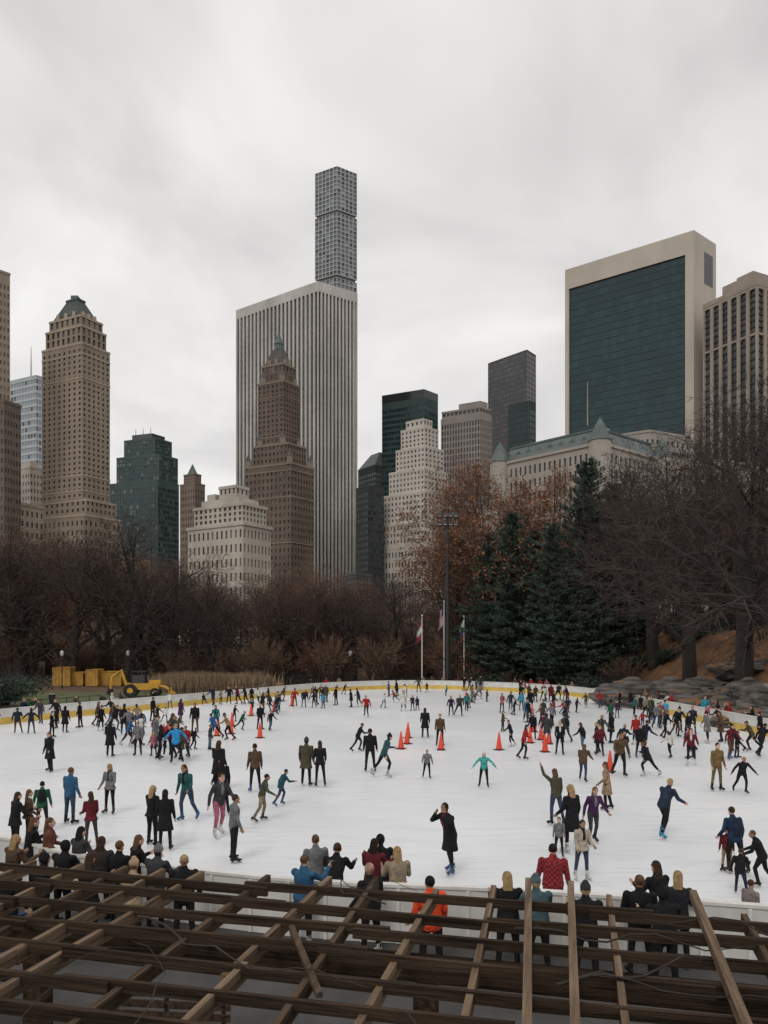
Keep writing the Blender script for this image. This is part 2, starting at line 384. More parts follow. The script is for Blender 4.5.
f=fp((356,480),(368,470),(384,480)); mb=MB(); tier(mb,f,0,gz(487,470),[7,6],26,.85,.6,.15,proud=.05,gl=(1,2,4)); mb.obj('dark_office_block',m2)
f=fp((382,575),(424,560),(438,572)); mb=MB(); zt=gz(389,560); tier(mb,f,0,zt-6,[18,8],44,.8,.6,.2,gl=(1,1,2,4),proud=.05,par=6,parm=2); mb.obj('black_glass_tower',[stone('mullion_teal',(0.03,0.055,0.052)),g_teal,g_dark,roofm,g_green])
# --- white stepped tower
m=[stone('white_brick',(0.50,0.46,0.41),.12),g_mid,g_blind,roofm,g_dark]
D=470; f=fp((366,D+26),(424,D),(476,D+34)); mb=MB(); Z=lambda py: gz(py,D+16)
q=dict(gl=(1,2,4,1),proud=.15,par=1.4)
tier(mb,f,0,Z(550),[18,15],10,.4,.5,.35,**q)
tier(mb,sub(f,0,.93,0,.85),Z(550)+1.4,Z(527),[16,13],3,.4,.5,.35,**q)
tier(mb,sub(f,.04,.80,.05,.74),Z(527)+1.4,Z(497),[12,10],5,.4,.5,.35,**q)
tier(mb,sub(f,.06,.66,.07,.52),Z(497)+1.4,Z(474),[10,7],4,.4,.5,.35,**q)
tier(mb,sub(f,.08,.57,.1,.46),Z(474)+1.4,Z(452),[8,5],4,.42,.5,.35,**q)
tier(mb,sub(f,.12,.52,.14,.40),Z(452)+1.4,Z(432),[6,4],4,.42,.5,.35,**q)
tier(mb,sub(f,.17,.47,.18,.34),Z(432)+1.4,Z(423),[4,3],1,.42,.5,.35,**q)
mb.prism(sub(f,.24,.4,.2,.3),Z(423)+1.4,Z(420),3)
mb.obj('white_stepped_tower',m)
m=[stone('concrete_brown',(0.27,0.235,0.215)),g_dark,g_mid,roofm]
f=fp((441,575),(480,560),(492,568)); mb=MB(); zt=gz(408,560)
tier(mb,f,0,zt-8,[14,6],36,.5,.7,.5,top=.003,spd=.2,par=4,proud=.1); tier(mb,sub(f,.02,.98,.02,.98),zt-4,zt,[9,4],1,.7,.6,.3,par=1.5); mech(mb,f,zt+1,5,0,(.05,.6,.2,.8)); mb.obj('concrete_office_slab',m)
m=[stone('mullion_grey',(0.075,0.072,0.072)),g_grey,mat('glass_smoke',(0.08,0.075,0.075),.25,.3,.02),roofm,g_dark]
f=fp((488,640),(527,610),(536,622)); mb=MB(); tier(mb,f,0,gz(351,610),[20,6],60,.93,.85,.06,gl=(1,1,1,2),proud=.03,top=.002); mb.obj('smoked_glass_tower',m)
f=fp((508,540),(530,530),(536,535)); mb=MB(); tier(mb,f,0,gz(402,530),[8,4],40,.9,.75,.08,gl=(1,2),proud=.03); mb.obj('teal_glass_tower',[stone('mullion_t2',(0.03,0.045,0.045)),g_teal,g_dark,roofm])
# --- travertine sloped tower
trav=stone('travertine',(0.47,0.42,0.36),.1)
m=[trav,g_teal,g_teal2,roofm,stone('mullion_t3',(0.005,0.025,0.03)),g_dark]
f=fp((565,498),(694,450),(716,466)); mb=MB(); zt=gz(230,450)
A,B,C,Dd=f
tt=(B-A).normalized(); nr_=Vector((tt.y,-tt.x))
def flare(z):
    t=max(0,1-z/(zt*.5)); return 12*t*t
segs=[i/14*zt for i in range(15)]
def sweep(p,z): return p+nr_*flare(z)
wl=(B-A).length; L0=2.6/wl; R0=5.0/wl; TOP=13
def V(u,z,o): q=A.lerp(B,u)+nr_*(flare(z)-o); return (q.x,q.y,z)
for i in range(14):
    z0,z1=segs[i],segs[i+1]
    for u0,u1 in((0,L0),(1-R0,1)): mb_=None
MBs=MB(); mb=MBs
for i in range(14):
    z0,z1=segs[i],segs[i+1]
    for u0,u1 in((0,L0),(1-R0,1)): mb.quad(V(u0,z0,0),V(u1,z0,0),V(u1,z1,0),V(u0,z1,0),0)
    mb.quad(V(L0,z0,0),V(L0,z0,1.2),V(L0,z1,1.2),V(L0,z1,0),0)
    mb.quad(V(1-R0,z0,1.2),V(1-R0,z0,0),V(1-R0,z1,0),V(1-R0,z1,1.2),0)
    mb.quad((*sweep(B,z0),z0),(*C,z0),(*C,z1),(*sweep(B,z1),z1),0)
    mb.quad((*Dd,z0),(*sweep(A,z0),z0),(*sweep(A,z1),z1),(*Dd,z1),0)
    mb.quad((*C,z0),(*Dd,z0),(*Dd,z1),(*C,z1),0)
ncg,nrg=26,50; zg=zt-TOP
mb.quad(V(L0,zg,0),V(1-R0,zg,0),V(1-R0,zt,0),V(L0,zt,0),0)
mb.quad(V(L0,zg,1.2),V(L0,zg,0),V(1-R0,zg,0),V(1-R0,zg,1.2),0)
for r in range(nrg):
    for c in range(ncg):
        ua=L0+(1-L0-R0)*c/ncg; ub=L0+(1-L0-R0)*(c+1)/ncg
        za=zg*r/nrg; zb=zg*(r+1)/nrg
        mb.quad(V(ua,za,1.2),V(ub,za,1.2),V(ub,zb,1.2),V(ua,zb,1.2),R.choice((1,1,1,1,2)))
    mb.quad(V(L0,zg*r/nrg,1.1),V(1-R0,zg*r/nrg,1.1),V(1-R0,zg*r/nrg+.25,1.1),V(L0,zg*r/nrg+.25,1.1),4)
mb.prism(grow_poly(f,-.01),zt-.5,zt,0,top=3)
t2=(C-B).normalized(); n2=Vector((t2.y,-t2.x)); l2=(C-B).length
a=B+t2*l2*.45+n2*.05; b=B+t2*l2*.85+n2*.05
mb.quad((*a,zt-28),(*b,zt-28),(*b,zt-9),(*a,zt-9),5)
mb.obj('sloped_glass_tower',m)
# --- right tower with arched bays
m=[stone('stone_pinkish',(0.31,0.26,0.215)),g_dark,g_grey,roofm,stone('spandrel_dark',(0.04,0.037,0.035))]
f=fp((703,440),(757,410),(800,425)); mb=MB(); zt=gz(277,410)
tier(mb,f,0,zt-30,[6,5],40,.66,.75,1.2,spd=.7,ms=4,gl=(1,1,2),par=.8,proud=.1,top=.002,arch=True)
tier(mb,f,zt-29.2,zt-4,[6,5],7,.66,.75,1.2,spd=.7,ms=4,gl=(1,1,2),par=2.5,proud=.2,top=.06,arch=True)
mb.prism(sub(f,.15,.75,.15,.8),zt-2,zt+6,0,top=3); mb.prism(sub(f,.3,.6,.3,.7),zt+6,zt+10,0)
mb.obj('arched_bay_tower',m)
# --- chateau hotel with green mansard
sl_=mat('mansard_slate',(0.10,0.12,0.115),.6,.35,.12)
m=[stone('hotel_white',(0.36,0.33,0.29),.15),g_dark,g_mid,sl_,tan2,cop]
D=250; f=fp((500,D+30),(600,D),(662,D+24)); mb=MB(); Z=lambda py: gz(py,D+14)
tier(mb,f,0,Z(455),[20,14],14,.4,.6,.4,par=1,proud=.7,mroof=3,gl=(1,1,2))
s0=sub(f,.01,.99,.01,.99); s1=sub(f,.06,.94,.08,.92); mb.frust(s0,Z(455)+1,s1,Z(438),3)
mb.prism(grow_poly(s1,.4),Z(438),Z(436),5,top=3)
for i in range(2):
    a,b=s0[i],s0[i+1]; c=sum(s0,Vector((0,0)))/4
    nn=9 if i==0 else 6
    t=(b-a).normalized(); nv=Vector((t.y,-t.x))
    for kx in range(nn):
        q=a.lerp(b,(kx+.5)/nn)-nv*1.2
        P=lambda u,v:(q+t*u-nv*v)
        w_=1.1; z0=Z(455)+1; z1=Z(446)
        mb.prism([P(-w_,0),P(w_,0),P(w_,3),P(-w_,3)],z0,z1,0)
        mb.add([(*P(-w_*1.2,-.1),z1),(*P(w_*1.2,-.1),z1),(*P(0,-.1),z1+1.3),(*P(-w_*1.2,3),z1),(*P(w_*1.2,3),z1),(*P(0,3),z1+1.3)],[(0,1,2),(0,2,5,3),(1,4,5,2)],5)
        mb.quad((*P(-.6,-.02),z0+.6),(*P(.6,-.02),z0+.6),(*P(.6,-.02),z1-.3),(*P(-.6,-.02),z1-.3),1)
for q in (f[0],f[1],f[2]):
    o=[q+Vector((math.cos(i*math.pi/5),math.sin(i*math.pi/5)))*3.6 for i in range(10)]
    c=q; mb.prism(o,0,Z(452),0); mb.frust([c+(p-c)*1.08 for p in o],Z(452),[c+(p-c)*.45 for p in o],Z(437),3)
    mb.frust([c+(p-c)*.45 for p in o],Z(437),[c+(p-c)*.03 for p in o],Z(430),5)
for a_ in(.15,.3,.45,.7,.9): mb.prism(sub(f,a_,a_+.03,.3,.4),Z(440),Z(429),4)
mb.prism(sub(f,.3,.6,.4,.8),Z(436),Z(431),0,top=3)
q=f[1]; mb.tube([(q.x-3,q.y+4,Z(434)),(q.x-3,q.y+4,Z(392))],[.2,.1],6,4)
mb.obj('chateau_hotel',m)
m=[stone('beige_block',(0.38,0.33,0.27)),g_dark,g_mid,roofm]
f=fp((618,300),(700,285),(800,300)); mb=MB(); tier(mb,f,0,gz(470,290),[14,16],14,.42,.5,.35,par=1.5,proud=.4); mech(mb,f,gz(470,290),4,0,(.1,.5,.2,.7)); mb.obj('beige_apartment_block',m)
f=fp((612,380),(650,370),(690,382)); mb=MB(); tier(mb,f,0,gz(432,370),[8,8],22,.42,.5,.35); mb.obj('setback_apartment_block',[stone('beige2',(0.30,0.27,0.24)),g_dark,g_mid,roofm])
for i,(a,b,c,d,top,colr) in enumerate([(455,470,482,330,530,(.36,.34,.31)),(-20,20,44,300,505,(.27,.22,.17)),(108,125,150,320,560,(.24,.2,.16)),(340,356,372,360,575,(.1,.1,.1)),(478,500,515,420,510,(.4,.38,.35))]):
    f=fp((a,d+10),(b,d),(c,d+10)); mb=MB(); tier(mb,f,0,gz(top,d),[7,5],14,.42,.5,.3,gl=(1,2)); mb.obj('city_block',[stone('city%d'%i,colr),g_dark,g_mid,roofm])

# ------------------------------------------------------------------ vegetation
bark=[mat('bark_a',(0.062,0.046,0.038),.95,.3,2),mat('bark_b',(0.09,0.062,0.048),.95,.3,2),mat('bark_c',(0.030,0.024,0.021),.95,.3,2)]
twigm=[mat('twig_a',(0.115,0.072,0.053),.95,.3,1),mat('twig_b',(0.165,0.10,0.068),.95,.3,1),mat('twig_c',(0.048,0.034,0.029),.95,.3,1)]
rust=[mat('leaf_rust',(0.27,0.105,0.043),.85,.4,.6),mat('leaf_brown',(0.14,0.068,0.036),.85,.4,.6)]
def rv(r): 
    return Vector((r.uniform(-1,1),r.uniform(-1,1),r.uniform(-1,1)))
def tree_mesh(name,seed,bm,tm,H=20,leaves=0,first=.32,spread=1.0,maxl=4,tw_n=5,thick=.019):
    r=random.Random(seed); mb=MB(); kids=[6,5,5,4]
    def tw(p,d,Ln,mi,w=.018):
        s=d.cross(rv(r)).normalized()*w; e=p+d*Ln+rv(r)*Ln*.15
        mb.add([p-s,p+s,e],[(0,1,2)],mi)
    def g(p,d,Ln,rd,lv):
        ns=[5,5,4,3,2][lv]; sides=[8,6,4,3,3][lv]; wob=[.08,.22,.3,.35,.35][lv]
        pts=[p]; rr=[rd]
        for i in range(ns):
            d=(d+rv(r)*wob+Vector((0,0,.06 if lv<3 else .02))).normalized()
            p=p+d*Ln/ns; pts.append(p); rr.append(max(.012,rd*(1-(.5 if lv==0 else .7)*(i+1)/ns)))
        mb.tube(pts,rr,sides,0 if lv<3 else 1,caps=False)
        if lv>=maxl:
            for k in range(tw_n):
                t=r.random(); q=pts[0].lerp(pts[-1],.2+.8*t); dd=(d+rv(r)*.9).normalized(); tw(q,dd,r.uniform(.4,1.0)*H/20,1)
                for l in range(int(leaves) if r.random()<.75 else 0):
                    c=q+dd*r.uniform(.2,1)+rv(r)*.25; a=rv(r)*.17; b=rv(r)*.17
                    mb.add([c,c+a,c+a*.5+b],[(0,1,2)],2+(r.random()<.45))
            return
        nk=kids[lv]+(r.random()<.4)
        az=r.uniform(0,6.28)
        for k in range(nk):
            t=(first if lv==0 else .3)+(1-(first if lv==0 else .3))*(k+.6)/nk
            fi=t*ns; i0=min(int(fi),ns-1); q=pts[i0].lerp(pts[i0+1],fi-i0)
            dd=(pts[i0+1]-pts[i0]).normalized(); az+=2.4+r.uniform(-.4,.4)
            u=dd.cross(Vector((.3,.2,1))).normalized(); v=dd.cross(u)
            an=math.radians(r.uniform(32,62))*spread
            cd=(dd*math.cos(an)+(u*math.cos(az)+v*math.sin(az))*math.sin(an)).normalized()
            g(q,cd,Ln*r.uniform(.5,.72)*(1.15-.35*t if lv==0 else 1),rr[i0]*r.uniform(.5,.65),lv+1)
        if lv<3: g(pts[-1],d,Ln*.5,rr[-1],lv+1)
    g(Vector((0,0,-.3)),Vector((r.uniform(-.05,.05),r.uniform(-.05,.05),1)).normalized(),H*.52,H*thick,0)
    me=mb.mesh(name,[bm,tm]+rust)
    hz=max(v[2] for v in mb.v)
    return me,hz
TV=[tree_mesh('bare_tree_%d'%i,11+i,bark[i%2],twigm[i%2],20,1 if i==4 else 0,first=.25+.08*(i%3),spread=.85+.15*(i%2),tw_n=3) for i in range(6)]
TD=[tree_mesh('dark_bare_tree_%d'%i,41+i,bark[2],twigm[2],20,0,first=.20,spread=1.0,tw_n=3,thick=.030) for i in range(3)]
TO,TOh=tree_mesh('rust_oak',77,bark[2],twigm[0],20,3,first=.25,spread=1.0)
def put_tree(var,px,d,pytop,name='bare_tree',wide=1.0,rr=None):
    me,hz=var; x=gx(px,d); z=terr(x,d); Hh=gz(pytop,d)-z; s=Hh/hz
    return place(me,name,(x,d,z),R.uniform(0,6.28) if rr is None else rr,(s*wide,s*wide,s))
env=[(-120,505),(0,520),(60,532),(105,548),(150,548),(195,560),(240,572),(300,563),(350,575),(400,582),(440,578),(480,550),(540,530),(600,510),(660,495),(720,490),(800,480),(900,480)]
def envy(px):
    for (a,b),(c,d) in zip(env,env[1:]):
        if a<=px<=c: return b+(d-b)*(px-a)/(c-a)
    return 520
px=-110
i=0
while px<890:
    for row,(d0,d1) in enumerate([(112,128),(140,170)]):
        p=px+R.uniform(-10,10); v=TV[R.randrange(6)] if R.random()<.8 else TD[R.randrange(3)]
        put_tree(v,p,R.uniform(d0,d1),envy(p)+R.uniform(-14,30)+row*3,wide=R.uniform(.9,1.25))
    px+=23
for (p,d,t) in [(20,112,508),(128,108,500),(70,108,520),(210,106,560),(170,110,552),(398,108,568),(283,108,565),(340,110,575)]: put_tree(TD[i%3],p,d,t,wide=1.15); i+=1
for (p,d,t,wd) in [(744,66,372,1.0),(690,78,415,1.0),(790,60,350,1.1),(655,90,438,.95),(640,105,455,1.0),(715,92,425,.9),(765,84,395,.9)]: put_tree(TD[i%3],p,d,t,wide=wd); i+=1
put_tree((TO,TOh),497,110,446,'oak_tree',1.05,0.6); put_tree((TO,TOh),458,116,476,'oak_tree',.8,2.2)
put_tree((TO,TOh),540,118,455,'oak_tree',.8,4.2)
put_tree((TO,TOh),300,116,578,'oak_tree',1.0,1.2); put_tree((TO,TOh),725,100,560,'oak_tree',1.1,5.2)
# conifers
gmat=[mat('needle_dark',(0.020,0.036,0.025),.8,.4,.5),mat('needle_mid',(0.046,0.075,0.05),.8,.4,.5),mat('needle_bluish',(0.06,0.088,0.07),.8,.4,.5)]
def conifer(name,seed,H=24,Rb=5.0,t0=.08,p=.75):
    r=random.Random(seed); mb=MB()
    mb.tube([(0,0,-.4),(.1,0,H*.4),(0,.1,H*.75),(0,0,H)],[H*.017,H*.012,H*.006,.02],8,0)
    z=H*t0
    while z<H*.985:
        t=(z/H-t0)/(1-t0); RR=Rb*((1-t)**p)*min(1,.6+t*4); nb=r.randint(5,8) if t<.8 else 5
        az=r.uniform(0,6.28)
        for k in range(nb):
            az+=6.28/nb+r.uniform(-.35,.35); Lb=max(.4,RR*r.uniform(.55,1.25)); up=r.uniform(-.18,.18)+t*.35
            o=Vector((math.cos(az),math.sin(az),up)).normalized(); s=Vector((-math.sin(az),math.cos(az),0))
            pts=[Vector((0,0,z)),Vector((0,0,z))+o*Lb*.5,Vector((0,0,z))+o*Lb+Vector((0,0,.05*Lb))]
            mb.tube(pts,[.07,.04,.01],3,0,caps=False)
            nc=max(3,int(Lb*2.4))
            for c in range(nc):
                q=(c+.6)/nc; sp=Lb*.30*(1.15-q)
                cc=pts[0].lerp(pts[2],q)
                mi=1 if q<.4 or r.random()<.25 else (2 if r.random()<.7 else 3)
                for l in range(9):
                    b=cc+s*r.uniform(-sp,sp)+Vector((0,0,r.uniform(-.25,.2)))
                    dd=(o*r.uniform(.2,1)+s*r.uniform(-.8,.8)+Vector((0,0,r.uniform(-.15,.7)))).normalized()*r.uniform(.35,.7)
                    ww=dd.cross(rv(r)).normalized()*r.uniform(.06,.14)
                    mb.add([b-ww,b+ww,b+dd],[(0,1,2)],mi)
        z+=H*.024*r.uniform(.8,1.4)*(1.1-.4*t)
    return mb.mesh(name,[bark[2]]+gmat),H
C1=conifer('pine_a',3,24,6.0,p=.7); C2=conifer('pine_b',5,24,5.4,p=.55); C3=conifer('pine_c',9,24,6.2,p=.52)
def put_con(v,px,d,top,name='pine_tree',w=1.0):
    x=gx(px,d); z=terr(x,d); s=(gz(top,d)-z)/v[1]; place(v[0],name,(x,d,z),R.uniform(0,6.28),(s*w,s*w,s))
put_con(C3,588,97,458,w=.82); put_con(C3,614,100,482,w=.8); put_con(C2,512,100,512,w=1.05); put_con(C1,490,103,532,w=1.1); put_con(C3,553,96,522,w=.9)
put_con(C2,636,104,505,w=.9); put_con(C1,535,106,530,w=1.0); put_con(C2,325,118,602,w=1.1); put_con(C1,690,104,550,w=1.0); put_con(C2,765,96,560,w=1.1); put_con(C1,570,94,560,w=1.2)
# shrubs
def shrub(name,seed,mats,n=900,r0=2.0,h=2.2,leafy=True):
    r=random.Random(seed); mb=MB()
    lob=[(Vector((r.uniform(-1,1)*r0*.6,r.uniform(-1,1)*r0*.6,h*r.uniform(.2,.6))),r.uniform(.45,.8)) for _ in range(7)]
    for k in range(60):
        a=r.uniform(0,6.28); e=Vector((math.cos(a)*r0*r.uniform(.2,1),math.sin(a)*r0*r.uniform(.2,1),h*r.uniform(.5,1.1)))
        b=Vector((e.x*.15,e.y*.15,-.1)); m_=b.lerp(e,.5)+Vector((0,0,.2*h)); mb.tube([b,m_,e],[.03,.02,.01],3,0,caps=False)
        if not leafy:
            for l in range(14):
                q=m_.lerp(e,r.random()); d=(e-m_).normalized()+rv(r)*.7; d=d.normalized()*r.uniform(.3,.8); s=d.cross(rv(r)).normalized()*.018
                mb.add([q-s,q+s,q+d],[(0,1,2)],1+(r.random()<.4))
    for k in range(n):
        c,q=r.choice(lob); d=rv(r); d=d.normalized()*r0*q*(r.random()**.4)*.75; d.z*=h/r0*.6
        p=c+d; p.z=max(0.02,p.z); a=rv(r)*(.16 if leafy else .1); b=rv(r)*(.16 if leafy else .1); mb.add([p,p+a,p+a*.4+b],[(0,1,2)],1+(r.random()<.45))
    return mb.mesh(name,mats)
tanm=[mat('reed_tan',(0.27,0.19,0.11),.9,.3,1),mat('reed_dull',(0.16,0.11,0.065),.9,.3,1)]
S_e=[shrub('evergreen_a',i,[bark[2],gmat[0],gmat[1]],1800) for i in range(2)]
S_b=[shrub('brown_shrub_%d'%i,20+i,[bark[1],twigm[i%2],(rust[0],twigm[2],tanm[1],rust[1])[i]],330,2.2,2.8,False) for i in range(4)]
def reed(seed):
    r=random.Random(seed); mb=MB()
    for k in range(700):
        x,y=r.gauss(0,1.1),r.gauss(0,.7); hh=r.uniform(.8,2.0); l=rv(r)*.35; l.z=0; s=rv(r)*.03; s.z=0
        p=Vector((x,y,0)); mb.add([p-s,p+s,p+l*.4+s*.7+Vector((0,0,hh*.6)),p+l+Vector((0,0,hh))],[(0,1,2),(0,2,3)],int(r.random()<.4))
    return mb.mesh('reeds',tanm)
RD=reed(4)
for k in range(170):
    p=R.uniform(-40,560); d=R.uniform(102,136); x=gx(p,d)
    if rdist(x,d)<3.5 or inside(x,d): continue
    if p<170 and d<112: continue
    s=R.uniform(.8,1.9); place(R.choice(S_b),'brown_shrub',(x,d,terr(x,d)),R.uniform(0,6.28),(s,s,s*R.uniform(.8,1.5)))
for k in range(80):
    p=R.uniform(470,800); d=R.uniform(76,108); x=gx(p,d)
    if rdist(x,d)<4 or inside(x,d): continue
    if 600<p and d<86: continue
    s=R.uniform(.7,1.3); place(R.choice(S_e) if R.random()<.72 else R.choice(S_b),'evergreen_shrub',(x,d,terr(x,d)-.1),R.uniform(0,6.28),(s*1.2,s*1.2,s))
for k in range(26):
    d=R.uniform(52,80); x=R.uniform(29,44)
    s=R.uniform(.25,.55); place(R.choice(S_b+S_e[:1]),'hillside_shrub',(x,d,terr(x,d)-.1),R.uniform(0,6.28),s)
for k in range(46):
    p=R.uniform(168,262); d=R.uniform(92,101); x=gx(p,d)
    if rdist(x,d)<3 or inside(x,d): continue
    place(RD,'reeds',(x,d,terr(x,d)),R.uniform(0,6.28),R.uniform(.8,1.3))
for p,d in((4,72),(-6,68),(12,78)):
    x=gx(p,d); place(S_e[0],'evergreen_shrub',(x,d,-.1),p,1.5)
mb=MB(); r=random.Random(5)
for k in range(30000):
    p=r.uniform(-120,900); d=r.uniform(122,200); x=gx(p,d); zt_=max(3,(gz(envy(p)+42,d)))*r.random()**1.5; q=Vector((x,d,terr(x,d)+zt_))
    dd=Vector((r.uniform(-.5,.5),r.uniform(-.5,.5),1)).normalized()*r.uniform(.6,2.0); s=dd.cross(rv(r)).normalized()*r.uniform(.03,.08)
    cl=noise.noise(Vector((x*.06,d*.06,zt_*.1)))
    mb.add([q-s,q+s,q+dd],[(0,1,2)],(3 if cl>.2 else (1 if cl>-.05 else (0 if cl>-.2 else 2))) if r.random()<.7 else r.randrange(3))
mb.obj('distant_tree_mass',[twigm[0],twigm[1],twigm[2],rust[1]])
# rocks: grey schist with leaf-strewn patches
def rock_material():
    m,nt,b=base_mat('rock'); N=nt.nodes.new; L=nt.links.new
    tc=N('ShaderNodeTexCoord'); mp=N('ShaderNodeMapping'); mp.inputs['Scale'].default_value=(1,1,3.5); mp.inputs['Rotation'].default_value=(.3,.2,0); L(tc.outputs['Object'],mp.inputs[0])
    n1=N('ShaderNodeTexNoise'); n1.inputs['Scale'].default_value=2.2; n1.inputs['Detail'].default_value=8; L(mp.outputs[0],n1.inputs['Vector'])
    r1=N('ShaderNodeValToRGB'); r1.color_ramp.elements[0].position=.35; r1.color_ramp.elements[1].position=.68
    r1.color_ramp.elements[0].color=(.022,.02,.019,1); r1.color_ramp.elements[1].color=(.17,.155,.14,1); L(n1.outputs[0],r1.inputs[0])
    n2=N('ShaderNodeTexNoise'); n2.inputs['Scale'].default_value=1.4; n2.inputs['Detail'].default_value=7; L(tc.outputs['Object'],n2.inputs['Vector'])
    ge=N('ShaderNodeNewGeometry'); sx=N('ShaderNodeSeparateXYZ'); L(ge.outputs['Normal'],sx.inputs[0])
    ml=N('ShaderNodeMath'); ml.operation='MULTIPLY'; L(sx.outputs[2],ml.inputs[0]); L(n2.outputs[0],ml.inputs[1])
    r2=N('ShaderNodeValToRGB'); r2.color_ramp.elements[0].position=.42; r2.color_ramp.elements[1].position=.5; L(ml.outputs[0],r2.inputs[0])
    mx=N('ShaderNodeMix'); mx.data_type='RGBA'; L(r2.outputs[0],mx.inputs['Factor']); L(r1.outputs[0],mx.inputs['A']); mx.inputs['B'].default_value=(.22,.105,.045,1)
    L(mx.outputs['Result'],b.inputs['Base Color']); b.inputs['Roughness'].default_value=.9
    bp=N('ShaderNodeBump'); bp.inputs['Strength'].default_value=.8; bp.inputs['Distance'].default_value=.1; L(n1.outputs[0],bp.inputs['Height']); L(bp.outputs[0],b.inputs['Normal'])
    return m
rockm=rock_material()
import bmesh
def rock(seed):
    bm=bmesh.new(); bmesh.ops.create_icosphere(bm,subdivisions=4,radius=1)
    for v in bm.verts:
        o=Vector((seed*7.1,0,0)); q=v.co*1.1+o
        k=1+.45*noise.noise(q)+.24*noise.noise(q*2.7)+.10*noise.noise(q*7)
        v.co*=k; v.co.z=round(v.co.z*4+noise.noise(q*1.5))/4*.6+v.co.z*.4
    me=bpy.data.meshes.new('rock'); bm.to_mesh(me); bm.free(); me.materials.append(rockm); return me
RK=[rock(i) for i in range(4)]
for (p,d,sx,sz) in [(650,70,4.6,2.2),(632,74,3.0,1.4),(682,66,4.6,2.3),(716,63,4.4,2.1),(612,84,3.2,1.4),(745,61,4.2,2.0),(700,72,4.0,1.6),(590,90,2.5,1.1),(778,56,4,2.0),(668,78,3.0,1.0),(740,70,3.0,1.0),(760,52,3.2,1.4)]:
    x=gx(p,d); o=place(R.choice(RK),'rock_outcrop',(x,d,terr(x,d)+sz*.05),R.uniform(0,6.28),(sx,sx*.7,sz))
# scattered fallen leaves on the slope (one mesh)
mb=MB(); r=random.Random(9)
for k in range(9000):
    x=r.uniform(26,48); y=r.uniform(46,84); z=terr(x,y)+.05; a=r.uniform(0,6.28); s=r.uniform(.06,.14)
    u=Vector((math.cos(a)*s,math.sin(a)*s,r.uniform(-.02,.05))); v=Vector((-math.sin(a)*s,math.cos(a)*s,r.uniform(0,.06))); p=Vector((x,y,z+.03))
    mb.add([p-u,p+v,p+u],[(0,1,2)],int(r.random()<.4))
mb.obj('fallen_leaves',rust)

# ------------------------------------------------------------------ people
def loft(pts,rad,side,n=12,dome=True):
    pts=[Vector(p) for p in pts]
    P=[];Q=[]
    for i,p in enumerate(pts): P.append(p); Q.append(rad[i])
    if dome:
        d0=(pts[0]-pts[1]).normalized(); d1=(pts[-1]-pts[-2]).normalized()
        a0=min(rad[0]); a1=min(rad[-1])
        P=[pts[0]+d0*a0*.85,pts[0]+d0*a0*.5]+P+[pts[-1]+d1*a1*.5,pts[-1]+d1*a1*.85]
        Q=[(rad[0][0]*.4,rad[0][1]*.4),(rad[0][0]*.82,rad[0][1]*.82)]+Q+[(rad[-1][0]*.82,rad[-1][1]*.82),(rad[-1][0]*.4,rad[-1][1]*.4)]
    vs=[];fs=[]
    for i,p in enumerate(P):
        d=(P[min(i+1,len(P)-1)]-P[max(i-1,0)]).normalized()
        s=(side-d*side.dot(d)).normalized(); f=d.cross(s)
        for k in range(n):
            a=2*math.pi*k/n; vs.append(p+s*math.cos(a)*Q[i][0]+f*math.sin(a)*Q[i][1])
    for i in range(len(P)-1):
        for k in range(n):
            k2=(k+1)%n; fs.append((i*n+k,i*n+k2,(i+1)*n+k2,(i+1)*n+k))
    fs.append(tuple(reversed(range(n)))); fs.append(tuple((len(P)-1)*n+k for k in range(n)))
    return vs,fs
def ell(c,r,rot=None,n=10):
    vs=[];fs=[]
    m_=n//2+1
    for i in range(1,m_):
        t=math.pi*i/m_
        for k in range(n):
            a=2*math.pi*k/n; v=Vector((r[0]*math.sin(t)*math.cos(a),r[1]*math.sin(t)*math.sin(a),r[2]*math.cos(t)))
            vs.append((rot@v if rot else v)+c)
    for i in range(m_-2):
        for k in range(n):
            k2=(k+1)%n; fs.append((i*n+k,(i+1)*n+k,(i+1)*n+k2,i*n+k2))
    t=len(vs); v=Vector((0,0,r[2])); vs.append((rot@v if rot else v)+c); vs.append((rot@-v if rot else -v)+c)
    for k in range(n): fs.append((t,k,(k+1)%n)); fs.append((t+1,(m_-2)*n+(k+1)%n,(m_-2)*n+k))
    return vs,fs
RAD=math.radians
